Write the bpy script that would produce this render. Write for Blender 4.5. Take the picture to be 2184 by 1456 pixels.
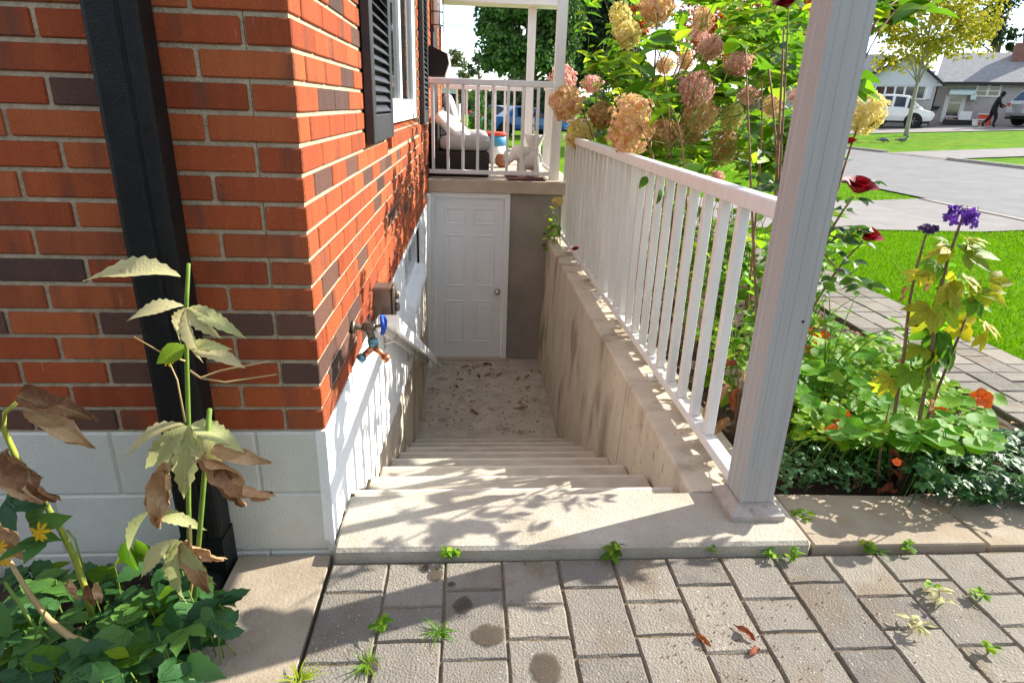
import bpy, math, random
from mathutils import Vector, Matrix
R = math.radians
for o in list(bpy.data.objects): bpy.data.objects.remove(o, do_unlink=True)
S = bpy.context.scene
COL = S.collection

# ------------------------------------------------------------------ camera
CAM = Vector((0, 0, 1.41)); FPX = 1333.4; PCX, PCY = 1092, 728
_p, _y, _r = R(20.605), R(4.21), R(-1.87)
_fw = Vector((math.sin(_y)*math.cos(_p), math.cos(_y)*math.cos(_p), -math.sin(_p)))
_rt = Vector((math.cos(_y), -math.sin(_y), 0)); _dn = _fw.cross(_rt)
C_R = math.cos(_r)*_rt + math.sin(_r)*_dn
C_D = -math.sin(_r)*_rt + math.cos(_r)*_dn
C_F = _fw
cam = bpy.data.cameras.new('camera'); cam.lens = FPX/2184*36; cam.sensor_width = 36; cam.sensor_fit = 'HORIZONTAL'
cam.clip_start = 0.03; cam.clip_end = 3000
camo = bpy.data.objects.new('camera', cam); COL.objects.link(camo)
m = Matrix((C_R, -C_D, -C_F)).transposed().to_4x4(); m.translation = CAM
camo.matrix_world = m; S.camera = camo

# ------------------------------------------------------------------ light
SUN_EL, SUN_AZ = R(30.5), R(19)          # azimuth measured from +X towards +Y
sd = Vector((math.cos(SUN_EL)*math.cos(SUN_AZ), math.cos(SUN_EL)*math.sin(SUN_AZ), math.sin(SUN_EL)))
SUN_STRENGTH, SKY_STRENGTH, EXPOSURE = 3.7, 0.125, 1.68
W = bpy.data.worlds.new('World'); S.world = W; W.use_nodes = True
nt = W.node_tree; nt.nodes.clear()
sky = nt.nodes.new('ShaderNodeTexSky'); sky.sky_type = 'NISHITA'; sky.sun_disc = False
sky.sun_elevation = SUN_EL; sky.sun_rotation = math.pi/2 - SUN_AZ
sky.air_density = 1.0; sky.dust_density = .25; sky.ozone_density = 3.0
geo = nt.nodes.new('ShaderNodeNewGeometry'); mp = nt.nodes.new('ShaderNodeMapping'); mp.inputs['Scale'].default_value = (1.2, 1.2, 4.5)
nz = nt.nodes.new('ShaderNodeTexNoise'); nz.inputs['Scale'].default_value = 2.6; nz.inputs['Detail'].default_value = 7; nz.inputs['Roughness'].default_value = .55
rp = nt.nodes.new('ShaderNodeValToRGB'); rp.color_ramp.elements[0].position = .38; rp.color_ramp.elements[1].position = .62
mx = nt.nodes.new('ShaderNodeMix'); mx.data_type = 'RGBA'; mx.inputs['B'].default_value = (4.3, 3.85, 3.2, 1)
ml = nt.nodes.new('ShaderNodeMath'); ml.operation = 'MULTIPLY'; ml.inputs[1].default_value = .75
bg = nt.nodes.new('ShaderNodeBackground'); bg.inputs['Strength'].default_value = SKY_STRENGTH
wo = nt.nodes.new('ShaderNodeOutputWorld')
L = nt.links.new
L(geo.outputs['Incoming'], mp.inputs['Vector']); L(mp.outputs[0], nz.inputs['Vector']); L(nz.outputs['Fac'], rp.inputs['Fac'])
L(rp.outputs['Color'], ml.inputs[0]); L(ml.outputs[0], mx.inputs['Factor']); L(sky.outputs['Color'], mx.inputs['A']); L(mx.outputs['Result'], bg.inputs['Color']); L(bg.outputs[0], wo.inputs['Surface'])
sl = bpy.data.lights.new('sun', 'SUN'); sl.energy = SUN_STRENGTH; sl.angle = R(0.5); sl.color = (1, .95, .86)
so = bpy.data.objects.new('sun', sl); COL.objects.link(so); so.rotation_euler = sd.to_track_quat('Z', 'Y').to_euler(); so.location = (20, 8, 20)
S.view_settings.view_transform = 'Standard'; S.view_settings.look = 'None'; S.view_settings.gamma = 1
S.view_settings.exposure = EXPOSURE; S.view_settings.use_curve_mapping = False
S.render.engine = 'CYCLES'
S.cycles.max_bounces = 8; S.cycles.diffuse_bounces = 4; S.cycles.transmission_bounces = 4; S.cycles.transparent_max_bounces = 8

# ------------------------------------------------------------------ pixel -> place helpers
def ray(x, y): return ((x-PCX)/FPX)*C_R + ((y-PCY)/FPX)*C_D + C_F
def onz(x, y, z): d = ray(x, y); return CAM + d*((z-CAM.z)/d.z)
def ony(x, y, Y): d = ray(x, y); return CAM + d*(Y/d.y)
def onx(x, y, X): d = ray(x, y); return CAM + d*(X/d.x)
def far(x, y, D): d = ray(x, y); return CAM + d*(D/math.hypot(d.x, d.y))
def sized(x, y, size, px): return CAM + ray(x, y)*(FPX*size/px)
def proj(w):
    v = Vector(w)-CAM; z = v.dot(C_F)
    if z < .02: return None
    return PCX+FPX*v.dot(C_R)/z, PCY+FPX*v.dot(C_D)/z, z
def terr(x): return .058*max(0, min(x, 48)-7) + .01*max(0, x-48)

# ------------------------------------------------------------------ materials
MATS = {}
def mat(name, cols, rough=.8, scale=8., detail=4., rand=None, bump=0., bscale=60., spec=.3, trans=0., stretch=(1,1,1),
        metal=0., veins=0, spots=None, hue=0., val=0., coat=0., pos=None, spots2=None):
    """cols: colours of a ramp driven by noise; rand: 'object' / 'island' adds per-piece variation of the ramp position"""
    mt = bpy.data.materials.new(name); mt.use_nodes = True; t = mt.node_tree; t.nodes.clear(); N = t.nodes.new; K = t.links.new
    out = N('ShaderNodeOutputMaterial'); b = N('ShaderNodeBsdfPrincipled')
    b.inputs['Roughness'].default_value = rough; b.inputs['Specular IOR Level'].default_value = spec; b.inputs['Metallic'].default_value = metal
    b.inputs['Coat Weight'].default_value = coat
    tc = N('ShaderNodeTexCoord'); mp = N('ShaderNodeMapping'); mp.inputs['Scale'].default_value = stretch
    rnd = None
    if rand == 'object': rnd = N('ShaderNodeObjectInfo').outputs['Random']
    elif rand == 'island': rnd = N('ShaderNodeNewGeometry').outputs['Random Per Island']
    K(tc.outputs['Object'], mp.inputs['Vector'])
    vec = mp.outputs['Vector']
    if rand == 'object':
        ad = N('ShaderNodeVectorMath'); ad.operation = 'ADD'; cb = N('ShaderNodeMath'); cb.operation = 'MULTIPLY'; cb.inputs[1].default_value = 37.
        K(rnd, cb.inputs[0]); K(vec, ad.inputs[0]); K(cb.outputs[0], ad.inputs[1]); vec = ad.outputs[0]
    nz = N('ShaderNodeTexNoise'); nz.inputs['Scale'].default_value = scale; nz.inputs['Detail'].default_value = detail; nz.inputs['Roughness'].default_value = .6
    K(vec, nz.inputs['Vector'])
    rp = N('ShaderNodeValToRGB'); e = rp.color_ramp.elements
    if pos is None: pos = [.3+.4*i/(len(cols)-1) for i in range(len(cols))] if rnd is None and len(cols) > 1 else [i/max(1, len(cols)-1) for i in range(len(cols))]
    while len(e) < len(cols): e.new(.5)
    for i, c in enumerate(cols): e[i].position = pos[i]; e[i].color = (*c, 1)
    if rnd is not None:
        a = N('ShaderNodeMath'); a.operation = 'MULTIPLY_ADD'; a.inputs[1].default_value = .45; K(nz.outputs['Fac'], a.inputs[0])
        s = N('ShaderNodeMath'); s.operation = 'MULTIPLY_ADD'; s.inputs[1].default_value = .9; s.inputs[2].default_value = -.175; K(rnd, s.inputs[0]); K(s.outputs[0], a.inputs[2])
        K(a.outputs[0], rp.inputs['Fac'])
    else: K(nz.outputs['Fac'], rp.inputs['Fac'])
    col = rp.outputs['Color']
    for sp in (spots, spots2):
        if sp:   # (colour, scale, threshold, softness, amount)
            n2 = N('ShaderNodeTexNoise'); n2.inputs['Scale'].default_value = sp[1]; n2.inputs['Detail'].default_value = 5; K(vec, n2.inputs['Vector'])
            r2 = N('ShaderNodeMapRange'); r2.inputs['From Min'].default_value = sp[2]; r2.inputs['From Max'].default_value = sp[2]+sp[3]; r2.inputs['To Max'].default_value = sp[4]
            K(n2.outputs['Fac'], r2.inputs['Value'])
            mm = N('ShaderNodeMix'); mm.data_type = 'RGBA'; mm.inputs['B'].default_value = (*sp[0], 1); K(col, mm.inputs['A']); K(r2.outputs[0], mm.inputs['Factor']); col = mm.outputs['Result']
    if veins:
        sx = N('ShaderNodeSeparateXYZ'); K(tc.outputs['Object'], sx.inputs[0])
        def MT(op, a_, b_=None):
            q = N('ShaderNodeMath'); q.operation = op
            for i_, w_ in enumerate((a_, b_)):
                if w_ is None: continue
                if isinstance(w_, (int, float)): q.inputs[i_].default_value = w_
                else: K(w_, q.inputs[i_])
            return q.outputs[0]
        if veins == 1:
            ax_ = MT('ABSOLUTE', sx.outputs['X']); mid_ = MT('LESS_THAN', ax_, .011); fr = MT('FRACT', MT('MULTIPLY', MT('SUBTRACT', sx.outputs['Y'], MT('MULTIPLY', ax_, .8)), 8.)); side = MT('MULTIPLY', MT('LESS_THAN', fr, .10), .55)
        else:
            an = MT('ARCTAN2', sx.outputs['Y'], sx.outputs['X']); fr = MT('FRACT', MT('MULTIPLY', an, 9/6.2832)); side = MT('MULTIPLY', MT('LESS_THAN', fr, .09), .7); ln_ = N('ShaderNodeVectorMath'); ln_.operation = 'LENGTH'; K(tc.outputs['Object'], ln_.inputs[0]); mid_ = MT('LESS_THAN', ln_.outputs['Value'], .09)
        vm = MT('MULTIPLY', MT('MAXIMUM', mid_, side), .55); mm = N('ShaderNodeMix'); mm.data_type = 'RGBA'; mm.blend_type = 'SCREEN'; mm.inputs['B'].default_value = (.22, .26, .07, 1); K(col, mm.inputs['A']); K(vm, mm.inputs['Factor']); col = mm.outputs['Result']
    K(col, b.inputs['Base Color'])
    if bump:
        n3 = N('ShaderNodeTexNoise'); n3.inputs['Scale'].default_value = bscale; n3.inputs['Detail'].default_value = 5; K(vec, n3.inputs['Vector'])
        bp = N('ShaderNodeBump'); bp.inputs['Strength'].default_value = bump; bp.inputs['Distance'].default_value = .01; K(n3.outputs['Fac'], bp.inputs['Height']); K(bp.outputs[0], b.inputs['Normal'])
    sh = b.outputs[0]
    if trans:
        tr = N('ShaderNodeBsdfTranslucent'); K(col, tr.inputs['Color']); ms = N('ShaderNodeMixShader'); ms.inputs[0].default_value = trans
        K(sh, ms.inputs[1]); K(tr.outputs[0], ms.inputs[2]); sh = ms.outputs[0]
    K(sh, out.inputs['Surface']); MATS[name] = mt; return mt
for suf, rd in (('', 'object'), ('_i', 'island')):
    mat('brick'+suf, [(.32,.062,.023),(.54,.120,.036),(.43,.085,.029),(.58,.150,.046),(.34,.088,.037)], .9, 6, 9, rd, 1., 210, stretch=(3,3,.5), spots=((.15,.075,.052),4.0,.55,.16,.75), spots2=((.55,.45,.38),28,.70,.06,.35))
    mat('brick_dark'+suf, [(.075,.045,.035),(.15,.078,.058),(.20,.092,.062),(.11,.065,.052)], .9, 6, 9, rd, 1., 210, stretch=(3,3,.6))
    mat('paver'+suf, [(.135,.122,.106),(.25,.224,.185),(.19,.172,.146),(.29,.255,.205)], .92, 14, 8, rd, .7, 150, spots=((.17,.125,.075),4.0,.55,.12,.55), spots2=((.55,.51,.45),110,.66,.04,.7))
mat('mortar', [(.34,.27,.175),(.50,.41,.28)], .95, 30, 5, bump=.8, bscale=120)
mat('block_paint', [(.58,.575,.51),(.67,.66,.60)], .75, 6, 6, bump=.35, bscale=150, spots=((.50,.44,.33),7,.68,.1,.35))
mat('white_parge', [(.80,.80,.79),(.86,.86,.85)], .75, 9, 4, bump=.25, bscale=60)
mat('concrete', [(.38,.34,.27),(.52,.47,.385)], .92, 5, 8, bump=.35, bscale=70, spots=((.22,.175,.12),2.2,.60,.14,.45), spots2=((.17,.135,.09),40,.70,.05,.5))
mat('slab_concrete', [(.36,.325,.26),(.49,.445,.37)], .92, 5, 8, bump=.35, bscale=90, spots=((.18,.16,.09),130,.59,.08,.5), spots2=((.24,.21,.13),3.2,.54,.18,.55))
mat('wall_concrete', [(.49,.43,.335),(.65,.575,.46)], .92, 4, 8, bump=.3, bscale=50, stretch=(1,1,.45), spots=((.24,.185,.12),3.4,.54,.12,.7), spots2=((.17,.13,.08),38,.64,.06,.55))
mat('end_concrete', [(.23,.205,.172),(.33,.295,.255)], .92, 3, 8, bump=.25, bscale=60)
mat('beam_concrete', [(.42,.35,.26),(.54,.46,.36)], .92, 6, 6, bump=.25, bscale=60)
mat('floor_concrete', [(.38,.34,.27),(.54,.49,.40)], .95, 6, 9, bump=.3, bscale=60, spots=((.16,.13,.085),5,.60,.08,.5), spots2=((.12,.09,.06),35,.68,.05,.6))
mat('flag_stone', [(.27,.215,.155),(.38,.315,.235)], .92, 5, 8, bump=.3, bscale=100, spots=((.23,.17,.10),3,.58,.12,.5), spots2=((.6,.55,.48),120,.68,.05,.5))
mat('damp_ring', [(.062,.048,.034),(.092,.072,.051)], .85, 14, 6, bump=.15, bscale=130, spots2=((.20,.165,.125),110,.66,.04,.5))
mat('metal_white', [(.72,.71,.685),(.79,.785,.765)], .45, 4, 3, spec=.4, stretch=(6,6,.4), spots=((.45,.38,.30),22,.69,.07,.4))
mat('metal_post', [(.35,.345,.335),(.42,.413,.402)], .5, 3, 4, spec=.4, stretch=(9,9,.3), spots=((.50,.44,.38),6,.70,.1,.35))
mat('post_foot', [(.34,.29,.25),(.46,.42,.38)], .6, 14, 6, spots=((.20,.14,.11),18,.62,.08,.6))
mat('door_white', [(.74,.76,.78),(.78,.80,.82)], .5, 3, 3, spec=.4)
mat('frame_white', [(.78,.78,.77),(.83,.83,.82)], .45, 5, 3, spec=.45)
mat('black_metal', [(.005,.005,.005),(.011,.011,.011)], .5, 30, 5, spec=.25, bump=.2, bscale=200)
mat('shutter', [(.022,.024,.028),(.035,.037,.042)], .45, 8, 4, spec=.45)
mat('glass', [(.012,.016,.016),(.02,.024,.024)], .03, 3, 2, spec=1.0)
mat('car_glass', [(.01,.014,.018),(.02,.025,.03)], .05, 3, 2, spec=.8)
mat('steel', [(.45,.42,.38),(.55,.52,.47)], .3, 8, 3, metal=1.)
mat('bronze', [(.16,.13,.10),(.24,.20,.16)], .45, 20, 4, metal=.6)
mat('copper', [(.50,.22,.11),(.62,.30,.17)], .35, 20, 4, metal=.9)
mat('blue_paint', [(.01,.06,.42),(.02,.10,.55)], .35, 20, 3)
mat('teal_metal', [(.10,.26,.33),(.16,.36,.44)], .4, 20, 3, metal=.5)
mat('soil', [(.030,.020,.013),(.075,.050,.032)], 1., 18, 8, bump=1., bscale=60)
mat('pale_nosing', [(.50,.455,.37),(.62,.57,.48)], .9, 12, 6, bump=.2, bscale=80)
mat('joint_sand', [(.07,.05,.03),(.19,.145,.09),(.09,.095,.04)], 1., 40, 6, bump=.8, bscale=120)
mat('lawn', [(.04,.12,.001),(.09,.21,.002),(.16,.27,.004)], 1., 2.2, 14, bump=.9, bscale=30, spec=.05, spots=((.17,.17,.02),.5,.52,.2,.45), spots2=((.03,.09,.002),9,.56,.1,.5))
mat('grass_blade', [(.08,.22,.002),(.14,.32,.003),(.22,.38,.005)], .8, 3, 3, 'island', trans=.45, spec=.08)
mat('asphalt', [(.15,.146,.143),(.20,.196,.193)], .95, 2.5, 9, bump=.4, bscale=80)
mat('driveway', [(.19,.175,.165),(.25,.232,.218)], .95, 2.5, 9, bump=.4, bscale=80)
mat('kerb', [(.26,.23,.20),(.36,.33,.29)], .95, 4, 6, bump=.4, bscale=50, spots=((.10,.085,.07),2,.55,.1,.6))
# foliage
def fade_edges(mt):
    t = mt.node_tree; N = t.nodes.new; K = t.links.new; out = [n for n in t.nodes if n.type == 'OUTPUT_MATERIAL'][0]; src = out.inputs['Surface'].links[0].from_socket
    tc = N('ShaderNodeTexCoord'); sb = N('ShaderNodeVectorMath'); sb.operation = 'SUBTRACT'; sb.inputs[1].default_value = (.5, .5, 0); K(tc.outputs['Generated'], sb.inputs[0])
    fl = N('ShaderNodeVectorMath'); fl.operation = 'MULTIPLY'; fl.inputs[1].default_value = (2, 2, 0); K(sb.outputs[0], fl.inputs[0]); ln = N('ShaderNodeVectorMath'); ln.operation = 'LENGTH'; K(fl.outputs[0], ln.inputs[0])
    nz = N('ShaderNodeTexNoise'); nz.inputs['Scale'].default_value = 45; nz.inputs['Detail'].default_value = 6; K(tc.outputs['Object'], nz.inputs['Vector'])
    ad = N('ShaderNodeMath'); ad.operation = 'MULTIPLY_ADD'; ad.inputs[1].default_value = .5; K(nz.outputs['Fac'], ad.inputs[0]); K(ln.outputs['Value'], ad.inputs[2])
    mr = N('ShaderNodeMapRange'); mr.inputs['From Min'].default_value = .95; mr.inputs['From Max'].default_value = 1.12; mr.inputs['To Min'].default_value = .8; mr.inputs['To Max'].default_value = 0.; K(ad.outputs[0], mr.inputs['Value'])
    tr = N('ShaderNodeBsdfTransparent'); mx = N('ShaderNodeMixShader'); K(mr.outputs[0], mx.inputs[0]); K(tr.outputs[0], mx.inputs[1]); K(src, mx.inputs[2]); K(mx.outputs[0], out.inputs['Surface'])
fade_edges(MATS['damp_ring'])
def leafmat(n, cols, rd='object', trans=.42, rough=.45, spots=None, **k): return mat(n, cols, rough, 14, 4, rd, .25, 40, spec=.35, trans=trans, spots=spots, **k)
leafmat('leaf_hyd', [(.05,.14,.008),(.11,.27,.010),(.20,.38,.014),(.50,.60,.025)], trans=.62, veins=1)
leafmat('leaf_hyd_i', [(.05,.14,.008),(.11,.27,.010),(.20,.38,.014),(.50,.60,.025)], 'island', trans=.62)
leafmat('leaf_rose', [(.015,.050,.012),(.03,.085,.015),(.06,.15,.016),(.14,.30,.018)], rough=.3, veins=1)
leafmat('leaf_bright', [(.08,.24,.010),(.15,.36,.012),(.25,.46,.016),(.50,.60,.03)], trans=.62, veins=1)
leafmat('leaf_dark', [(.018,.070,.022),(.034,.115,.032),(.065,.17,.042),(.12,.26,.045)], trans=.3)
leafmat('leaf_dark_i', [(.018,.070,.022),(.034,.115,.032),(.065,.17,.042),(.12,.26,.045)], 'island', trans=.3)
leafmat('leaf_cover', [(.04,.10,.05),(.09,.18,.09),(.14,.24,.12)], trans=.3)
leafmat('leaf_cover_i', [(.05,.14,.045),(.11,.25,.085),(.20,.34,.15)], 'island', trans=.3)
leafmat('leaf_nast', [(.11,.34,.018),(.19,.43,.025),(.36,.55,.03)], trans=.6, veins=2)
leafmat('leaf_bright_i', [(.10,.30,.012),(.20,.42,.015),(.34,.52,.02),(.48,.58,.03)], 'island', trans=.6)
leafmat('leaf_yellow', [(.16,.26,.012),(.46,.48,.02),(.62,.52,.02),(.10,.20,.015)], trans=.55)
leafmat('leaf_wilt', [(.46,.50,.20),(.58,.57,.27),(.62,.52,.30)], trans=.4, veins=1, rough=.7, spots=((.25,.15,.08),10,.60,.1,.5))
leafmat('leaf_brown', [(.22,.10,.05),(.46,.26,.13),(.60,.40,.22)], trans=.25, rough=.85, veins=1)
leafmat('leaf_brown_i', [(.10,.05,.025),(.22,.12,.055),(.38,.22,.10)], 'island', trans=.15, rough=.85)
leafmat('leaf_rust', [(.20,.05,.02),(.34,.11,.035)], trans=.2, rough=.8)
leafmat('petal_hyd', [(.66,.46,.14),(.80,.62,.24),(.84,.62,.32),(.82,.50,.34),(.74,.34,.30)], 'island', trans=.4, rough=.7)
leafmat('petal_cream', [(.62,.50,.12),(.80,.68,.22),(.86,.76,.36),(.82,.62,.30)], 'island', trans=.4, rough=.7)
leafmat('petal_pink', [(.70,.44,.24),(.84,.56,.42),(.86,.60,.54),(.78,.34,.38),(.84,.50,.40)], 'island', trans=.4, rough=.7)
leafmat('petal_tan', [(.42,.26,.08),(.60,.40,.14),(.68,.44,.20),(.52,.28,.14)], 'island', trans=.4, rough=.7)
leafmat('petal_rose', [(.22,.003,.010),(.36,.005,.014)], trans=.25, rough=.5)
leafmat('petal_orange', [(.78,.10,.006),(.85,.18,.008)], trans=.35, rough=.6)
leafmat('petal_purple', [(.09,.02,.26),(.18,.05,.42)], trans=.3, rough=.6)
leafmat('petal_purple_dark', [(.035,.018,.06),(.07,.03,.12)], trans=.2, rough=.7)
leafmat('petal_yellow', [(.75,.42,.01),(.82,.52,.015)], trans=.3, rough=.6)
leafmat('petal_white', [(.75,.72,.6),(.8,.78,.7)], trans=.3)
mat('stem_green', [(.12,.22,.03),(.22,.32,.05)], .6, 20, 3, trans=.15)
mat('stem_lime', [(.25,.32,.04),(.40,.42,.07)], .6, 10, 3, trans=.15)
mat('stem_brown', [(.13,.075,.04),(.22,.14,.08)], .85, 20, 4)
mat('stem_red', [(.15,.06,.035),(.24,.11,.06)], .8, 20, 4)
mat('stem_straw', [(.38,.26,.11),(.48,.35,.17)], .8, 20, 4)
mat('bark', [(.10,.075,.055),(.20,.16,.125)], .95, 8, 6, bump=1., bscale=20, stretch=(3,3,.6))
mat('bark_grey', [(.26,.235,.20),(.36,.335,.30)], .95, 6, 6, bump=.6, bscale=20, stretch=(3,3,.6))
def crownmat(n, cols, tr=.3): return mat(n, cols, .6, .8, 3, 'island', spec=.25, trans=tr)
crownmat('crown_green', [(.03,.075,.018),(.065,.15,.028),(.12,.23,.04)])
crownmat('crown_dark', [(.018,.035,.016),(.035,.065,.025),(.06,.09,.03)])
crownmat('crown_olive', [(.06,.085,.02),(.10,.13,.03),(.15,.15,.04)])
crownmat('crown_gold', [(.20,.22,.015),(.36,.34,.02),(.50,.42,.03)], .4)
crownmat('crown_red', [(.34,.05,.012),(.50,.10,.015),(.55,.20,.02)], .4)
crownmat('crown_lime', [(.07,.19,.012),(.13,.30,.02),(.20,.36,.03)], .4)
crownmat('crown_cedar', [(.035,.12,.012),(.06,.18,.02),(.09,.22,.03)], .3)
# porch and street things
mat('wicker', [(.014,.011,.010),(.035,.028,.024)], .6, 60, 4, bump=.8, bscale=150)
mat('cushion', [(.30,.29,.27),(.36,.35,.33)], .9, 10, 4, bump=.2, bscale=120)
mat('pillow', [(.66,.62,.58),(.74,.70,.67)], .9, 4, 3)
mat('ceramic', [(.60,.56,.50),(.70,.67,.61)], .5, 7, 4, spots=((.34,.28,.21),9,.62,.1,.5))
mat('rug_red', [(.05,.018,.02),(.12,.025,.03)], .95, 30, 3)
mat('plastic_red', [(.62,.06,.03),(.66,.08,.04)], .5, 6, 2)
mat('plastic_blue', [(.05,.26,.48),(.08,.32,.55)], .5, 6, 2)
mat('plastic_white', [(.72,.72,.70),(.78,.78,.76)], .5, 6, 2)
mat('terracotta', [(.34,.13,.06),(.42,.18,.09)], .85, 8, 3)
mat('stone_veneer', [(.30,.275,.27),(.50,.46,.45),(.40,.37,.36)], .9, 2.4, 5, bump=.7, bscale=9, stretch=(1,1,5.5))
mat('siding_white', [(.60,.62,.68),(.66,.68,.74)], .7, 5, 3)
mat('shingle', [(.17,.17,.175),(.30,.30,.305)], .95, 7, 8, bump=.6, bscale=25)
mat('fascia_dark', [(.02,.018,.018),(.03,.028,.028)], .5, 6, 2)
mat('awning', [(.46,.58,.55),(.54,.64,.61)], .6, 6, 3)
mat('chimney_brick', [(.17,.08,.07),(.26,.13,.11)], .9, 6, 5)
mat('car_white', [(.76,.77,.78),(.79,.80,.81)], .25, 3, 2, coat=.6)
mat('car_silver', [(.36,.37,.39),(.42,.43,.45)], .28, 3, 2, metal=.35, coat=.5)
mat('car_blue', [(.03,.16,.46),(.04,.20,.52)], .25, 3, 2, coat=.6)
mat('car_dark', [(.015,.018,.028),(.025,.028,.038)], .25, 3, 2, coat=.6)
mat('tyre', [(.012,.012,.012),(.02,.02,.02)], .85, 20, 3)
mat('rim', [(.40,.40,.41),(.5,.5,.51)], .35, 8, 2, metal=.7)
mat('lamp_red', [(.4,.012,.01),(.45,.02,.015)], .3, 6, 2)
mat('lamp_clear', [(.6,.6,.6),(.7,.7,.7)], .15, 6, 2)
mat('cloth_black', [(.010,.010,.012),(.02,.02,.022)], .9, 12, 4)
mat('skin', [(.42,.24,.17),(.48,.28,.20)], .6, 8, 3)
mat('pigeon', [(.07,.075,.085),(.20,.21,.23)], .7, 9, 3)
mat('wood_pole', [(.16,.135,.11),(.24,.21,.18)], .95, 6, 4, stretch=(3,3,.4))
mat('wire', [(.02,.02,.02),(.03,.03,.03)], .7, 6, 2)
mat('tin_roof', [(.42,.46,.52),(.52,.56,.62)], .5, 5, 3)

# ------------------------------------------------------------------ mesh building
class MB:
    def __init__(s): s.v = []; s.f = []; s.mi = []; s.cur = 0
    def add(s, vs, fs):
        n = len(s.v); s.v += [tuple(v) for v in vs]; s.f += [tuple(i+n for i in f) for f in fs]; s.mi += [s.cur]*len(fs); return s
    def box(s, a, b):
        (x0,y0,z0),(x1,y1,z1) = a, b
        return s.add([(x0,y0,z0),(x1,y0,z0),(x1,y1,z0),(x0,y1,z0),(x0,y0,z1),(x1,y0,z1),(x1,y1,z1),(x0,y1,z1)],
                     [(0,3,2,1),(4,5,6,7),(0,1,5,4),(1,2,6,5),(2,3,7,6),(3,0,4,7)])
    def cbox(s, a, b, c=.003):
        """box with all edges chamfered"""
        lo, hi = Vector(a), Vector(b); vs = []; idx = {}
        for ax in range(3):
            for sg in (0, 1):
                for u in (0, 1):
                    for w in (0, 1):
                        p = [0,0,0]; o = [k for k in range(3) if k != ax]
                        p[ax] = hi[ax] if sg else lo[ax]
                        p[o[0]] = hi[o[0]]-c if u else lo[o[0]]+c
                        p[o[1]] = hi[o[1]]-c if w else lo[o[1]]+c
                        key = [0,0,0]; key[ax] = sg; key[o[0]] = u; key[o[1]] = w
                        idx[(ax, tuple(key))] = len(vs); vs.append(tuple(p))
        fs = []
        for ax in range(3):
            o = [k for k in range(3) if k != ax]
            for sg in (0, 1):
                q = []
                for u, w in ((0,0),(1,0),(1,1),(0,1)):
                    k = [0,0,0]; k[ax] = sg; k[o[0]] = u; k[o[1]] = w; q.append(idx[(ax, tuple(k))])
                if (ax == 1) == bool(sg): q = q[::-1]
                fs.append(tuple(q))
        for ax in range(3):       # edges parallel to ax
            o = [k for k in range(3) if k != ax]
            for u in (0,1):
                for w in (0,1):
                    def K(a2, e): k = [0,0,0]; k[ax] = e; k[o[0]] = u; k[o[1]] = w; return idx[(a2, tuple(k))]
                    fs.append((K(o[0],0), K(o[0],1), K(o[1],1), K(o[1],0)))
        for x in (0,1):
            for y in (0,1):
                for z in (0,1): fs.append((idx[(0,(x,y,z))], idx[(1,(x,y,z))], idx[(2,(x,y,z))]))
        return s.add(vs, fs)
    def tube(s, path, radii, n=6, cap=True):
        P = [Vector(p) for p in path]; 
        if not isinstance(radii, (list, tuple)): radii = [radii]*len(P)
        vs = []; ref = Vector((.31, .17, .93))
        for i, p in enumerate(P):
            d = (P[min(i+1, len(P)-1)]-P[max(i-1, 0)]).normalized()
            a = d.cross(ref)
            if a.length < .15: a = d.cross(Vector((1, 0, .1)))
            a.normalize(); b = d.cross(a)
            for k in range(n):
                t = 2*math.pi*k/n; vs.append(p+radii[i]*(math.cos(t)*a+math.sin(t)*b))
        fs = [(i*n+k, i*n+(k+1) % n, (i+1)*n+(k+1) % n, (i+1)*n+k) for i in range(len(P)-1) for k in range(n)]
        if cap: fs += [tuple(range(n))[::-1], tuple((len(P)-1)*n+k for k in range(n))]
        return s.add(vs, fs)
    def lathe(s, prof, c=(0,0,0), n=16, axis='z'):
        vs = []
        for r, h in prof:
            for k in range(n):
                t = 2*math.pi*k/n; u, w = r*math.cos(t), r*math.sin(t)
                p = (u, w, h) if axis == 'z' else ((h, u, w) if axis == 'x' else (u, h, w))
                vs.append((p[0]+c[0], p[1]+c[1], p[2]+c[2]))
        fs = [(i*n+k, i*n+(k+1) % n, (i+1)*n+(k+1) % n, (i+1)*n+k) for i in range(len(prof)-1) for k in range(n)]
        fs += [tuple(range(n))[::-1], tuple((len(prof)-1)*n+k for k in range(n))]
        return s.add(vs, fs)
    def prism(s, pts, a, b, axis='x'):
        """polygon pts (2d) extruded along axis from a to b; axis x: pts=(y,z); y: (x,z); z: (x,y)"""
        n = len(pts)
        def P(p, h): return (h, p[0], p[1]) if axis == 'x' else ((p[0], h, p[1]) if axis == 'y' else (p[0], p[1], h))
        return s.add([P(p, a) for p in pts]+[P(p, b) for p in pts],
                     [tuple(range(n))[::-1], tuple(range(n, 2*n))]+[(i, (i+1) % n, n+(i+1) % n, n+i) for i in range(n)])
    def mesh(s, name, mats, smooth=False):
        me = bpy.data.meshes.new(name); me.from_pydata(s.v, [], s.f)
        for q in (mats if isinstance(mats, (list, tuple)) else [mats]): me.materials.append(MATS[q])
        if any(s.mi): me.polygons.foreach_set('material_index', s.mi)
        if smooth: me.polygons.foreach_set('use_smooth', [True]*len(me.polygons))
        me.update(); return me
    def build(s, name, mats, parent=None, smooth=False, loc=None):
        o = bpy.data.objects.new(name, s.mesh(name, mats, smooth)); COL.objects.link(o)
        if parent: o.parent = parent
        if loc: o.location = loc
        if parent is not None and loc is None and parent.type == 'EMPTY': o.location = -parent.location if parent.parent is None else (-(parent.location+parent.parent.location))
        return o
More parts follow.
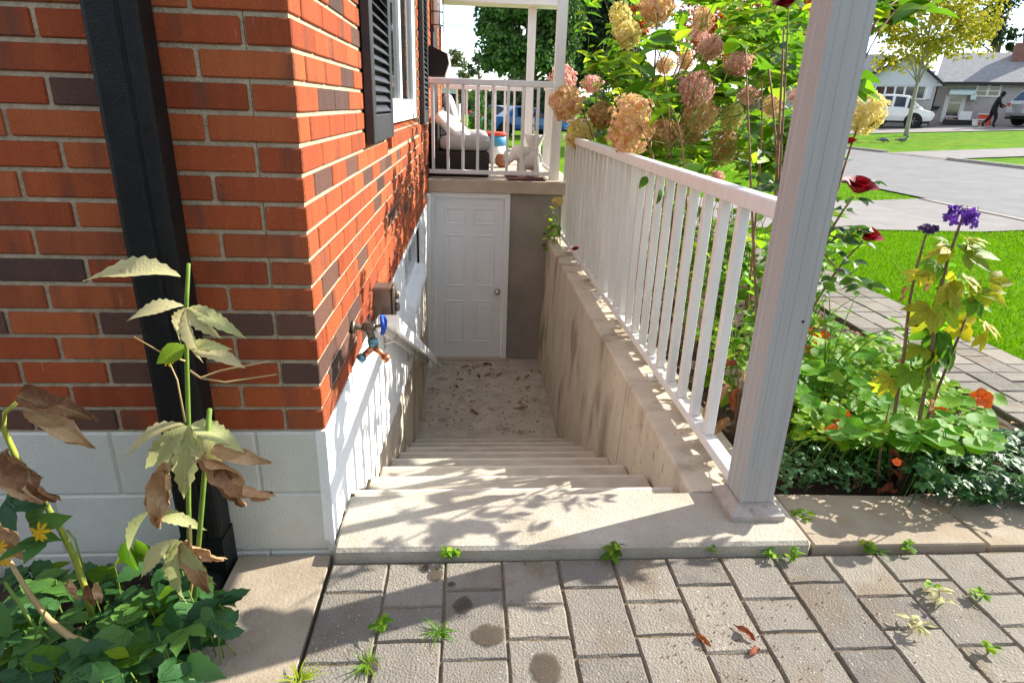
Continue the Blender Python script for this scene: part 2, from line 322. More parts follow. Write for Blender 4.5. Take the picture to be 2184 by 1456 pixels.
# children of a thing whose vertices are given in world coordinates are shifted back by the thing's own place (see build); things are never rotated unless said so
def tag(o, label, cat, group=None):
    o['label'] = label; o['category'] = cat
    if group: o['group'] = group
    return o
def struct(o): o['kind'] = 'structure'; return o
def stuff(o): o['kind'] = 'stuff'; return o
def thing(name, loc, label, cat, group=None, rz=0.):
    o = bpy.data.objects.new(name, None); o.empty_display_size = .1; COL.objects.link(o); o.location = loc; o.rotation_euler = (0, 0, rz)
    return tag(o, label, cat, group)
def inst(name, me, parent, M):
    """object sharing mesh me at world matrix M, under an unrotated parent (chain)"""
    o = bpy.data.objects.new(name, me); COL.objects.link(o); o.parent = parent
    M = M.copy(); q = parent
    while q is not None: M.translation = M.translation - q.location; q = q.parent
    o.matrix_basis = M; return o
def orient(pos, d, up=(0,0,1), s=1., roll=0.):
    y = Vector(d).normalized(); u = Vector(up); z = u-y*u.dot(y)
    if z.length < 1e-3: z = Vector((1,0,0))-y*y.x
    z.normalize(); x = y.cross(z)
    if roll: q = Matrix.Rotation(roll, 3, y); x = q@x; z = q@z
    sc = s if isinstance(s, (tuple, list)) else (s, s, s)
    M = Matrix((x*sc[0], y*sc[1], z*sc[2])).transposed().to_4x4(); M.translation = Vector(pos); return M
def bez(a, b, c, n=8):
    a, b, c = Vector(a), Vector(b), Vector(c)
    return [a*(1-t)**2+b*2*t*(1-t)+c*t*t for t in [i/n for i in range(n+1)]]

# ------------------------------------------------------------------ leaf and petal shapes (base at origin, along +Y, face up +Z)
def leaf_geo(mb, L=1., W=.5, n=6, peak=.42, fold=.18, droop=.18, serr=0., M=None, wave=0., tip=1.0):
    vs = []; fs = []
    for i in range(n+1):
        t = i/n
        a = t/peak if t < peak else 1-((t-peak)/(1-peak))
        w = W/2*(math.sin(max(0, min(1, a))*math.pi/2)**(.8 if t < peak else tip))
        if i in (0, n): w = W*.012
        if serr and 0 < i < n: w *= 1+(serr if i % 2 else -serr)
        z = -droop*L*t*t
        wv = wave*W*math.sin(t*9)
        vs += [(-w, t*L, z+fold*w*2+wv), (0, t*L, z), (w, t*L, z+fold*w*2-wv)]
    for i in range(n):
        k = 3*i; fs += [(k, k+1, k+4, k+3), (k+1, k+2, k+5, k+4)]
    if M is not None: vs = [M@Vector(v) for v in vs]
    mb.add(vs, fs)
def leaf_mesh(name, m, **k): mb = MB(); leaf_geo(mb, **k); return mb.mesh(name, m, True)
def palmate_mesh(name, m, lobes, L=1., W=.34, n=7, serr=.12, droop=.2, fold=.12, wave=0.):
    mb = MB()
    for ang, l in lobes:
        Mx = Matrix.Rotation(ang, 4, 'Z')@Matrix.Translation((0, .02, .002*len(mb.v)*.02)); leaf_geo(mb, L*l, W*l**.5, n, .5, fold, droop, serr, Mx, wave)
    return mb.mesh(name, m, True)
def curl_mesh(name, m, seed):
    """shrivelled dry leaf: crumpled strip"""
    r = random.Random(seed); mb = MB(); vs = []; n = 16; w = 9
    ph = r.uniform(0, 6)
    for i in range(n+1):
        t = i/n; wd = .34*math.sin(math.pi*min(1, t*.9+.08))**.7*(1 if t < .8 else .7)
        for j in range(w):
            u = (j/(w-1)-.5)*2; a = u*(1.5+.5*math.sin(t*7+ph))
            vs.append((wd*math.sin(a)*.52+r.uniform(-.012,.012), t+r.uniform(-.012,.012)+(.05*math.sin(11*u+ph) if i == n else 0), wd*(1-math.cos(a))*.7-.25*t*t+.07*math.sin(t*10+ph+u*2)+.03*math.sin(t*23+u*5+ph)+r.uniform(-.012,.012)))
    mb.add(vs, [(i*w+j, i*w+j+1, (i+1)*w+j+1, (i+1)*w+j) for i in range(n) for j in range(w-1)])
    return mb.mesh(name, m, True)
LOB5 = [(0,1.),(.75,.85),(-.75,.85),(1.45,.6),(-1.45,.6)]
LOB3 = [(0,1.),(.8,.8),(-.8,.8)]
def round_leaf_mesh(name, m, n=16):
    mb = MB(); vs = [(0,0,-.06)]; fs = []
    for ri, (r, z) in enumerate(((.28,.0),(.5,.05))):
        for k in range(n):
            t = 2*math.pi*k/n; rr = r*(1+.06*math.sin(5*t+.6)*ri); vs.append((rr*math.cos(t), rr*math.sin(t), z+.045*math.sin(3*t)*ri+.02*math.cos(5*t)*ri))
    for k in range(n):
        k2 = (k+1) % n; fs += [(0, 1+k, 1+k2), (1+k, 1+n+k, 1+n+k2, 1+k2)]
    mb.add(vs, fs); return mb.mesh(name, m, True)
def panicle_mesh(name, m, seed, ax=1., n=430):
    r = random.Random(seed); mb = MB()
    mb.lathe([(.33*math.cos(a), .33*ax*math.sin(a)) for a in [-1.5+3.0*i/7 for i in range(8)]], (0,0,0), 12)
    for i in range(n):
        z = r.uniform(-1, 1); t = r.uniform(0, 2*math.pi); q = math.sqrt(1-z*z)
        d = Vector((q*math.cos(t), q*math.sin(t), z)); rad = r.uniform(.80, 1.14)*(1+.10*math.sin(4*t+seed)*q+.08*math.sin(5*z+seed))
        if z < -.55: rad *= .9
        p = Vector((d.x*.5, d.y*.5, d.z*.5*ax))*rad
        M = orient(p, d.orthogonal(), d+Vector((r.uniform(-.9,.9), r.uniform(-.9,.9), r.uniform(-.9,.9))), r.uniform(.068,.10), r.uniform(-.5,.5))
        a0 = r.uniform(0, 1.5)
        for k in range(4):
            a = a0+k*math.pi/2; Q = M@Matrix.Rotation(a, 4, 'Z')
            mb.add([Q@Vector(v) for v in ((0,0,0),(.42,.45,.16),(0,1,.05),(-.42,.45,.16))], [(0,1,2,3)])
    return mb.mesh(name, m, False)
def rose_mesh(name, m, seed):
    r = random.Random(seed); mb = MB()
    for ring, (n, rad, lean, h) in enumerate(((3,.10,.1,.42),(5,.22,.35,.5),(5,.36,.7,.5),(6,.46,1.05,.52))):
        for k in range(n):
            a = 2*math.pi*(k+r.uniform(-.15,.15))/n+ring*.6; vs = []; G = 4
            for i in range(G+1):
                v = i/G; wd = .34*(.5+.75*math.sin(math.pi*(.15+.62*v)))*(1.25 if ring else .8)
                for j in range(G+1):
                    u = (j/G-.5)*2; th = a+u*wd/(rad+.18)
                    rr = rad*(.25+.75*v**.7)+lean*.16*v*v+.03*u*u*(1 if ring > 1 else -1)
                    vs.append((rr*math.cos(th), rr*math.sin(th), h*v*(1-.32*lean*v)-.03*u*u*v+.05*(3-ring)*v))
            mb.add(vs, [(i*5+j, i*5+j+1, (i+1)*5+j+1, (i+1)*5+j) for i in range(4) for j in range(4)])
    return mb.mesh(name, m, True)
def flower5_mesh(name, m, petals=5, W=.55, cup=.25, seed=0, Ln=1.):
    r = random.Random(seed); mb = MB()
    for k in range(petals):
        Q = Matrix.Rotation(2*math.pi*k/petals+r.uniform(-.12,.12), 4, 'Z')@Matrix.Rotation(cup+r.uniform(-.15,.2), 4, 'X')
        leaf_geo(mb, .5*Ln, W*.5, 5, .65, .12, .2, 0, Q, .08, .6)
    return mb.mesh(name, m, True)

# ================================================================== ground
def sheet(name, rects, z, m, follow=True):
    mb = MB()
    for x0, x1, y0, y1 in rects:
        xs = [x0]+[k for k in (7, 48) if x0 < k < x1]+[x1]
        for a, b in zip(xs, xs[1:]):
            h = (terr if follow else (lambda q: 0)); mb.add([(a,y0,h(a)+z),(b,y0,h(b)+z),(b,y1,h(b)+z),(a,y1,h(a)+z)], [(0,1,2,3)])
    return struct(mb.build(name, m))
sheet('lawn', [(3.5, 600, -80, 8.1), (3.5, 600, 8.1, 700), (-500, 3.5, 13.2, 700), (2.0, 3.5, 9.3, 13.2)], -.02, 'lawn')
sheet('ground', [(-60, 3.5, -60, 1.715), (-60, -.45, 1.715, 13.2), (1.1, 3.5, 1.715, 13.2)], -.09, 'soil')
sheet('driveway', [(3.52, 8.25, 8.12, 11.05)], .0, 'driveway')
sheet('road', [(8.25, 13.3, -80, 300)], .006, 'asphalt')
sheet('far_driveway', [(13.55, 24, 17.6, 20.2)], .012, 'driveway')
# forecourt of the house across the street, laid along its front
fb = MB(); P4 = [far(1790, 287, 35.5), far(2300, 276, 40), far(2300, 262, 47), far(1780, 270, 46)]
fb.add([(p.x, p.y, terr(p.x)+.012) for p in P4], [(0,1,2,3)]); struct(fb.build('forecourt', 'driveway'))
# kerbs along the street
def kerb(name, x0, x1, ya, yb):
    mb = MB(); n = max(1, int((yb-ya)/1.8)); L_ = (yb-ya)/n
    root = struct(MB().box((x0+.02, ya, terr(x0)-.1), (x1-.02, yb, terr(x0)+.05)).build(name, 'kerb'))
    me = MB().cbox((0, .006, -.12), (x1-x0, L_-.006, .075), .012).mesh('kerb_stone', 'kerb')
    for i in range(min(n, 60)): inst('kerb_stone', me, root, Matrix.Translation((x0, ya+i*L_, terr(x0))))
kerb('kerb', 13.3, 13.5, 20.3, 60); kerb('kerb_near_drive', 13.3, 13.5, -6, 17.4)
MB().box((13.3, 17.4, terr(13.3)-.1), (13.5, 20.3, terr(13.3)+.02)).build('kerb_flush', 'kerb')['kind'] = 'structure'
# near edge of the street: low gravel line
MB().box((8.1, 8.12, terr(8.1)-.1), (8.24, 11.0, terr(8.1)+.014)).build('drive_edge', 'kerb')['kind'] = 'structure'

# ---- paving: columns of interlocking pavers, each a stone of its own
def paver_mesh(name, w, l, seed):
    r = random.Random(seed); g = .0018; mb = MB(); ring = []
    def side(a, b, n): 
        return [Vector(a).lerp(Vector(b), i/n) for i in range(n)]
    c = [(g, g), (w-g, g), (w-g, l-g), (g, l-g)]; per = []
    for k in range(4): per += side((*c[k], 0), (*c[(k+1) % 4], 0), 5 if k % 2 else 4)
    n = len(per); ce = Vector((w/2, l/2, 0)); vs = []
    for p in per: vs.append((p.x, p.y, -.06))
    for p in per:
        q = p+(ce-p).normalized()*r.uniform(0, .0022); vs.append((q.x, q.y, -.007+r.uniform(-.002, .001)))
    for p in per:
        q = p+(ce-p).normalized()*(.005+r.uniform(0, .003)); vs.append((q.x, q.y, r.uniform(-.001, .0006)))
    fs = [(i+k*n, (i+1) % n+k*n, (i+1) % n+(k+1)*n, i+(k+1)*n) for k in (0, 1) for i in range(n)]
    mb.add(vs, fs+[tuple(2*n+i for i in range(n))]); return mb.mesh(name, 'paver')
PW, PL, PSH = .1845, .264, .130
pm = {k: [paver_mesh('paver', PW, l, i*7+j) for i in range(4)] for j, (k, l) in enumerate((('l', PL), ('s', PSH), ('c', .196)))}
plen = {'l': PL, 's': PSH, 'c': .196}
r = random.Random(4)
patio = sheet('patio', [(-.44, 3.52, -1.2, 1.69)], -.008, 'joint_sand', False)
for ci in range(21):
    x = -.44+ci*PW; y = 1.682; seq = ['s', 'l'] if ci % 2 == 0 else ['c', 's', 'l', 's', 'l']; k = 0
    while y > (-.7 if ci < 13 else .2):
        t = seq[k] if ci % 2 and k < 3 else ('s', 'l')[k % 2 if ci % 2 == 0 else (k+1) % 2 if k > 2 else 0]
        if ci % 2 and k >= 3: t = 's' if k % 2 else 'l'
        l = plen[t]; M = Matrix.Translation((x+r.uniform(-.001,.001), y-l, r.uniform(-.0012,.0008)))@Matrix.Rotation(r.uniform(-.004,.004), 4, 'X')@Matrix.Rotation(r.uniform(-.004,.004), 4, 'Y')
        inst('paver', r.choice(pm[t]), patio, M); y -= l; k += 1
path = sheet('path', [(2.78, 3.52, 1.69, 9.3)], -.008, 'joint_sand', False)
for ci in range(4):
    x = 2.782+ci*PW; y = 1.69; k = ci
    while y < 9.1:
        t = ('l', 's')[k % 2]; l = plen[t]; inst('paver', r.choice(pm[t]), path, Matrix.Translation((x, y, r.uniform(-.003,.003)))@Matrix.Rotation(r.uniform(-.006,.006), 4, 'Y')); y += l; k += 1
# rings where water and pots stood
for (x, y, rx) in ((988, 1290, .036), (1040, 1352, .052), (930, 1225, .03), (905, 1208, .018), (962, 1245, .014), (1165, 1425, .055), (790, 1420, .03)):
    p = onz(x, y, .0015); rr = random.Random(int(x)); mb = MB(); n = 40; a0 = rr.uniform(0, 6)
    vs = [(p.x, p.y, .0028)]+[(p.x+rx*(1+.14*math.sin(2*t+a0)+.07*math.sin(5*t+a0)+.04*math.sin(11*t+2*a0)+.03*math.sin(17*t))*math.cos(t), p.y+rx*(1+.14*math.sin(2*t+a0)+.07*math.sin(5*t+a0)+.04*math.sin(11*t+2*a0)+.03*math.sin(17*t))*math.sin(t), .0028) for t in [2*math.pi*k/n for k in range(n)]]
    mb.add(vs, [(0, 1+k, 1+(k+1) % n) for k in range(n)]); mb.build('damp_stain', 'damp_ring', patio)
# garden beds
def bed(name, x0, x1, y0, y1, z, seed, m='soil', n=26, amp=.03):
    r = random.Random(seed); mb = MB(); vs = []
    for i in range(n+1):
        for j in range(n+1):
            e = min(i, n-i, j, n-j); vs.append((x0+(x1-x0)*i/n, y0+(y1-y0)*j/n, z+(r.uniform(-1, 1)*amp*.5+amp*.6 if e > 0 else -.06)))
    mb.add(vs, [(i*(n+1)+j, (i+1)*(n+1)+j, (i+1)*(n+1)+j+1, i*(n+1)+j+1) for i in range(n) for j in range(n)])
    return struct(mb.build(name, m, smooth=True))
bed('garden_bed', 1.165, 2.775, 2.01, 9.2, -.01, 3)
bed('corner_bed', -2.6, -.76, .2, 1.745, -.06, 5)

# flat concrete slabs beside the paving
def slab(name, pts, z0, z1, m, label, cat):
    mb = MB(); n = len(pts); c = Vector((sum(p[0] for p in pts)/n, sum(p[1] for p in pts)/n)); ins = [tuple(Vector(p)+(c-Vector(p)).normalized()*.008) for p in pts]
    mb.add([(*p, z0) for p in pts]+[(*p, z1-.006) for p in pts]+[(*p, z1) for p in ins],
           [tuple(range(n))[::-1], tuple(range(2*n, 3*n))]+[(i+k*n, (i+1) % n+k*n, (i+1) % n+(k+1)*n, i+(k+1)*n) for k in (0, 1) for i in range(n)])
    return tag(mb.build(name, m), label, cat)
slab('concrete_slab', [(-.752,.45),(-.452,.45),(-.452,1.735),(-.752,1.735)], -.1, -.004, 'flag_stone', 'stained concrete paving slab between the downspout and the grey pavers', 'slab')
slab('flagstone', [(1.192,1.70),(1.822,1.695),(1.815,1.86),(1.735,1.985),(1.192,2.005)], -.05, .026, 'flag_stone', 'brown stepping slab with a clipped corner beside the column foot', 'slab')
slab('flagstone', [(1.84,1.70),(2.5,1.70),(2.5,2.02),(1.76,2.02),(1.84,1.87)], -.06, .012, 'flag_stone', 'brown slab half hidden under dark groundcover at the garden edge', 'slab')

# ================================================================== the basement stairs
st = thing('concrete_stairs', (.2, 2.0, -1.38), 'cream concrete steps descending between the white wall and the retaining wall', 'stairs')
MB().cbox((-.437, 1.692, -.12), (1.18, 2.0, .045), .011).build('top_slab', 'slab_concrete', st)
for k in range(8):
    z = -.02-.17*k; y1 = 2.13+.3575*k; y0 = 1.9 if k == 0 else y1-.3575-.06
    MB().cbox((-.45+.0006*k, y0, -1.5), (.838-.0006*k, y1, z), .012).build('step', 'concrete', st)
    MB().cbox((-.444, y1-.028, z-.02), (.828, y1+.0015, z+.0015), .006).build('nosing', 'pale_nosing', st)  # paler strip laid along the front edge of each step
struct(MB().box((-.46, 4.4, -1.6), (.86, 6.9, -1.38)).build('stairwell_floor', 'floor_concrete'))
rw = thing('retaining_wall', (1.0, 4.4, -1.4), 'long stained concrete retaining wall along the stairwell under the railing', 'wall')
def rwsec(y0, y1, xo, dz):
    n = 1; mb = MB(); sec = [(.802+xo, -1.5), (.852+xo, .033+dz), (.864+xo, .045+dz), (1.158, .045+dz), (1.158, -1.5)]
    mb.prism(sec, y0, y1, 'y'); return mb
rwsec(2.003, 3.032, .003, -.001).build('wall_section', 'wall_concrete', rw)
rwsec(3.034, 6.95, 0, 0).build('wall_section', 'wall_concrete', rw)

# ================================================================== the brick house
CX, CY = -.443, 1.748
house = thing('brick_house', (-3, 6, 0), 'red brick house corner with black shutters, white window and painted foundation', 'house')
WY0, WY1, WZ0, WZ1 = 3.56, 5.74, 1.262, 2.36
wb = MB()
wb.box((-5, CY+.007, .448), (-.56, CY+.1, 3.0))
for a, b in (((CX-.115, CY+.007, .448), (CX-.007, WY0, 3.0)), ((CX-.115, WY1, .448), (CX-.007, 10.48, 3.0)), ((CX-.115, WY0, .448), (CX-.007, WY1, WZ0-.01)), ((CX-.115, WY0, WZ1), (CX-.007, WY1, 3.0))): wb.box(a, b)
wall = wb.build('wall', 'mortar', house)
CH = .0768; BL = .245; J = .0125; BD = .112
r = random.Random(11); bricks = []
darkpts = [(25,590),(10,700),(270,800),(530,700),(650,360),(625,480),(650,575),(630,800),(600,690),(130,880),(30,880),(340,690),(330,795),(25,600)]
dark = [ony(x, y, CY) for x, y in darkpts]
darks = [onx(x, y, CX) for x, y in ((750,70),(680,390),(690,220),(745,165),(690,690),(720,560),(700,650),(760,350),(770,560),(800,430),(735,690),(820,340),(850,330),(760,275),(715,780),(840,470))]
for c in range(33):
    z0 = .45+c*CH+J/2; z1 = z0+CH-J
    def ok(y0, y1): return not (y1 > WY0+.005 and y0 < WY1-.005 and z1 > WZ0-.075 and z0 < WZ1)
    # front face
    x = CX; first = True
    while x > -2.3:
        l = (BL if c % 2 else .125)if first else BL
        if first and c % 2 == 0: x0 = x-.125   # header end of the side stretcher fills the corner
        else: bricks.append(('f', x-l+J, x, z0, z1))
        x -= l; first = False
    y = CY; first = True
    while y < 10.45:
        l = (BL if c % 2 == 0 else .125) if first else BL
        if first and c % 2 == 1: pass
        else:
            a, b = y, min(y+l-J, 10.48)
            if ok(a, b): bricks.append(('s', a, b, z0, z1))
            elif z1 < WZ1:   # cut bricks at the window jambs
                if a < WY0-.03 and z1 > WZ0-.075: bricks.append(('s', a, WY0-.004, z0, z1))
                elif b > WY1+.03: bricks.append(('s', WY1+.004, b, z0, z1))
        y += l; first = False
def bm(f, a, b, z0, z1):
    dx = r.uniform(-.0015, .0015)
    if f == 'f': return (a, CY+dx, z0), (b, CY+BD, z1)
    return (CX-BD, a, z0), (CX+dx, b, z1)
def isdark(f, a, b, z0, z1):
    for p in (dark if f == 'f' else darks):
        u = p.x if f == 'f' else p.y
        if a <= u <= b and z0-.006 <= p.z <= z1+.006: return True
    return r.random() < (.03 if f == 'f' else .10)
def score(bk):
    f, a, b, z0, z1 = bk; p = ((a+b)/2, CY, (z0+z1)/2) if f == 'f' else (CX, (a+b)/2, (z0+z1)/2); q = proj(p)
    if not q or not (-60 < q[0] < 2240 and -60 < q[1] < 1500): return 1e9
    return q[2]*(1 if f == 'f' else 1.5)
bricks.sort(key=score)
cache = {}
rest = MB(); 
for i, bk in enumerate(bricks):
    a, b = bm(*bk); dk = isdark(*bk); w = Vector(b)-Vector(a)
    if i < 298:
        key = (round(w.x, 2), round(w.y, 2), dk)
        if key not in cache: cache[key] = MB().cbox((0,0,0), tuple(w), .0035).mesh('brick', 'brick_dark' if dk else 'brick')
        inst('brick', cache[key], wall, Matrix.Translation(a))
    else: rest.cur = 1 if dk else 0; rest.box(a, b)
stuff(rest.build('bricks', ['brick_i', 'brick_dark_i'], wall))
# interior backing so that no sky shows through the house
MB().box((-5, CY+.11, .44), (CX-.13, 10.4, 2.95)).build('core', 'fascia_dark', house)
# brick window sill: sloping rowlocks
win = MB().box((CX-.10, WY0+.002, WZ0+.03), (CX-.02, WY0+.075, WZ1)).box((CX-.10, WY1-.075, WZ0+.03), (CX-.02, WY1-.002, WZ1)).box((CX-.10, WY0+.075, WZ0+.03), (CX-.02, WY1-.075, WZ0+.11)).box((CX-.10, WY0+.075, WZ1-.08), (CX-.02, WY1-.075, WZ1)).build('window', 'frame_white', house)
sm = MB().prism([(CX-.11, WZ0-.085), (CX+.022, WZ0-.085), (CX+.022, WZ0-.03), (CX-.10, WZ0+.028), (CX-.11, WZ0+.028)], 0, .066, 'y').mesh('sill_brick', 'brick')
n = int((WY1-WY0)/.0748)
for i in range(n): inst('sill_brick', sm, win, Matrix.Translation((0, WY0+.004+i*.0748, 0)))
for (a, b) in ((WY0+.08, 4.66), (4.66, WY1-.08)):   # two sashes
    MB().box((CX-.066, a, WZ0+.112), (CX-.03, a+.055, WZ1-.085)).box((CX-.066, b-.055, WZ0+.112), (CX-.03, b-.002, WZ1-.085)).box((CX-.066, a+.055, WZ0+.112), (CX-.03, b-.055, WZ0+.17)).box((CX-.066, a+.055, WZ1-.14), (CX-.03, b-.055, WZ1-.085)).build('sash', 'frame_white', win)
    MB().box((CX-.055, a+.05, WZ0+.16), (CX-.050, b-.05, WZ1-.13)).build('pane', 'glass', win)
for (y0, y1) in ((2.80, 3.50), (5.86, 6.50)):        # louvred shutters
    z0, z1 = 1.242, 2.42; X0, X1 = CX+.003, CX+.043; e = .075
    sh = MB().cbox((X0, y0, z0), (X1, y0+e, z1), .004).cbox((X0, y1-e, z0), (X1, y1, z1), .004).cbox((X0, y0+e, z0), (X1-.002, y1-e, z0+.115), .004).cbox((X0, y0+e, z1-.1), (X1-.002, y1-e, z1), .004).box((X0, y0+e, z0+.11), (X0+.006, y1-e, z1-.1)).build('shutter', 'shutter', house)
    lm = MB().prism([(X0+.008, 0), (X0+.012, -.003), (X1-.003, .020), (X1-.003, .028), (X0+.008, .006)][::-1], 0, y1-y0-2*e-.002, 'y').mesh('slat', 'shutter')
    lm = MB().prism([(X0+.007, .040), (X0+.007, .034), (X1-.004, .002), (X1-.001, .006)], 0, y1-y0-2*e-.002, 'y').mesh('slat', 'shutter')
    zz = z0+.122
    while zz < z1-.14: inst('slat', lm, sh, Matrix.Translation((0, y0+e+.001, zz))); zz += .042
MB().box((CX+.002, 7.62, .69), (CX+.03, 8.55, 2.72)).build('entry_door', 'fascia_dark', house)
MB().prism([(-8.2, 3.0), (CX+.34, 3.0), (CX+.34, 3.16), (-4.4, 4.6), (-8.2, 3.3)], 1.4, 10.9, 'y').build('roof', 'shingle', house)
# foundation: painted blocks to the front, smooth white coat on bare concrete to the side
fd = MB().box((-5, CY+.006, -.4), (CX-.02, CY+.15, .447)).build('foundation', 'block_paint', house)
for row, (z0, off) in enumerate(((.227, 0.), (.003, .215), (-.221, 0.))):
    x = CX+.0; l = .217 if off == 0 else .43
    while x > -2.4:
        me = MB().cbox((x-l+.004, CY-.001, z0), (x, CY+.1, z0+.219), .006); me.build('block', 'block_paint', fd); x -= l; l = .43
BW0, BW1, BZ0 = 4.22, 5.62, .03
cb = MB()
cb.box((CX-.2, CY+.02, -1.5), (CX-.012, BW0, .447)); cb.box((CX-.2, BW1, -1.5), (CX-.012, 6.9, .447)); cb.box((CX-.2, BW0, -1.5), (CX-.012, BW1, BZ0)); cb.box((CX-.2, BW0, .42), (CX-.012, BW1, .447))
cb.build('lower_wall', 'wall_concrete', house)
r = random.Random(8)
def low(y):
    K = [(1.74,.05),(2.0,.03),(2.14,-.03),(2.35,-.15),(3.25,-.33),(4.2,-.46),(5.3,-.57),(5.7,-.5),(6.0,-.2),(6.3,-.1),(6.9,-.08)]
    for (a, p), (b, q) in zip(K, K[1:]):
        if a <= y <= b: return p+(q-p)*(y-a)/(b-a)
    return -.1
def coat(y0, y1, top=None, zt=.45):
    n = max(2, int((y1-y0)/.05)); lo = [(y0+(y1-y0)*i/n, low(y0+(y1-y0)*i/n)+r.uniform(-.014, .014)) for i in range(n+1)]
    return lo+[(y1, zt), (y0, zt)]
cm = MB(); cm.prism(coat(1.746, BW0), CX-.03, CX+.002); cm.prism(coat(BW0, BW1, zt=BZ0-.01), CX-.03, CX+.002); cm.prism(coat(BW1, 6.8), CX-.03, CX+.002); cm.box((CX-.03, BW0, .418), (CX+.002, BW1, .45))
cm.build('white_coat', 'white_parge', house)
rag = MB()    # ragged paint edge wrapping round the corner
pts = [(CX+.0015, z) for z in (0., .449)]; nn = 40
for i in range(nn):
    z0, z1 = .449*i/nn, .449*(i+1)/nn; w0 = .012+.016*r.random(); rag.add([(CX+.0018, CY-.0025, z0), (CX+.0018, CY-.0025, z1), (CX-w0, CY-.0025, z1-.002), (CX-w0*r.uniform(.5, 1.2), CY-.0025, z0)], [(0,1,2,3)])
rag.build('paint_edge', 'white_parge', house)
# basement window
bw = MB().box((CX-.10, BW0, BZ0), (CX-.04, BW0+.06, .42)).box((CX-.10, BW1-.06, BZ0), (CX-.04, BW1, .42)).box((CX-.10, BW0+.06, BZ0), (CX-.04, BW1-.06, BZ0+.06)).box((CX-.10, BW0+.06, .36), (CX-.04, BW1-.06, .42)).box((CX-.095, 4.9, BZ0+.06), (CX-.045, 4.95, .36)).build('basement_window', 'frame_white', house)
MB().box((CX-.085, BW0+.05, BZ0+.05), (CX-.08, BW1-.05, .37)).build('pane', 'glass', bw)
sb = MB(); vs = []; n = 26                            # rough lumpy sill under the basement window
for i in range(n+1):
    for j, (dx, dz) in enumerate(((-.06, .03), (.02, .015), (.055, -.02), (.05, -.10), (.02, -.17), (-.01, -.19))):
        vs.append((CX+dx+r.uniform(-.012, .014), BW0+.12+(BW1-BW0-.1)*i/n, BZ0+dz+r.uniform(-.016, .014)))
sb.add(vs, [(i*6+j, (i+1)*6+j, (i+1)*6+j+1, i*6+j+1) for i in range(n) for j in range(5)]+[tuple(range(6)), tuple(n*6+k for k in range(6))[::-1]]); sb.build('sill', 'white_parge', bw, True)
MB().box((CX-.02, 6.55, -1.38), (CX+.03, 6.79, .53)).build('corner_board', 'frame_white', house)
# black downspout
dsx0, dsx1, dsy0, dsy1 = -.892, -.765, 1.652, 1.738
dsp = thing('downspout', (-.83, 1.7, -.06), 'black ribbed metal downspout running down the shaded brick wall', 'downspout')
sec = [(dsx0, dsy1), (dsx0, dsy0+.016), (dsx0+.005, dsy0+.005), (dsx0+.016, dsy0), (dsx0+.075, dsy0), (dsx0+.081, dsy0+.006), (dsx0+.087, dsy0+.006), (dsx0+.093, dsy0), (dsx1-.016, dsy0), (dsx1-.005, dsy0+.005), (dsx1, dsy0+.016), (dsx1, dsy1)]
MB().prism(sec, .10, 3.0, 'z').build('pipe', 'black_metal', dsp)
MB().prism([(dsx0-.004, dsy1+.002), (dsx0-.004, dsy0-.003), (dsx1+.004, dsy0-.003), (dsx1+.004, dsy1+.002)], -.08, .12, 'z').build('drain_collar', 'black_metal', dsp)
MB().tube([(-.83,1.70,-.05), (-.82,1.62,-.075), (-.80,1.5,-.09)], [.075,.07,.06], 12).build('drain_boot', 'black_metal', dsp, True)
# hose tap
tp = onx(750, 697, CX); tx, ty, tz = CX, tp.y, tp.z
tap = thing('hose_tap', (tx, ty, tz), 'brass garden tap with blue wheel handle and two-way hose splitter on brick', 'tap')
MB().tube([(tx-.02,ty,tz), (tx+.05,ty,tz)], .012, 10).tube([(tx+.004,ty,tz), (tx+.012,ty,tz)], .026, 12).build('inlet', 'bronze', tap, True)
MB().tube([(tx+.045,ty,tz), (tx+.088,ty,tz+.002)], [.018,.016], 10).tube([(tx+.062,ty,tz), (tx+.075,ty-.006,tz-.045)], [.015,.014], 10).build('valve_body', 'bronze', tap, True)
MB().tube([(tx+.088,ty,tz+.002), (tx+.115,ty,tz+.008)], .006, 8).build('spindle', 'bronze', tap, True)
hw = MB(); c0 = Vector((tx+.118, ty, tz+.008)); rg = [c0+Vector((.004*math.cos(2*a), .033*math.cos(a), .033*math.sin(a))) for a in [2*math.pi*k/18 for k in range(19)]]
hw.tube(rg, .008, 6, False)
for k in range(3): a = k*2*math.pi/3+.4; hw.tube([c0, c0+Vector((0, .031*math.cos(a), .031*math.sin(a)))], .006, 5)
hw.build('handle', 'blue_paint', tap, True)
MB().tube([(tx+.076,ty-.006,tz-.045), (tx+.080,ty-.008,tz-.072)], .020, 10).build('coupling', 'teal_metal', tap, True)
for s in (-1, 1):
    a = Vector((tx+.080, ty-.008, tz-.075)); b = a+Vector((s*.038, -.012, -.035))
    MB().tube([a, b], [.013,.012], 8).build('splitter_arm', 'copper', tap, True); MB().tube([b, b+Vector((s*.018, -.006, -.014))], .017, 10).build('cap', 'teal_metal' if s < 0 else 'copper', tap, True)
# outdoor socket box
by0, by1, bz0, bz1 = 2.80, 2.90, .462, .612
bx = thing('outlet_box', (CX, 2.85, bz0), 'bronze weatherproof outlet box with cover at the foot of the bricks', 'outlet box')
MB().cbox((CX-.01, by0, bz0), (CX+.085, by1, bz1), .006).build('box', 'bronze', bx)
cv = MB().cbox((CX+.087, by0-.004, bz0-.004), (CX+.097, by1+.004, bz1+.004), .003).build('cover', 'bronze', bx)
for dz in (.045, .105): MB().lathe([(.022,0),(.022,.012),(.016,.018)], (CX+.097, by0+.05, bz0+dz), 12, 'x').build('flap', 'bronze', cv, True)
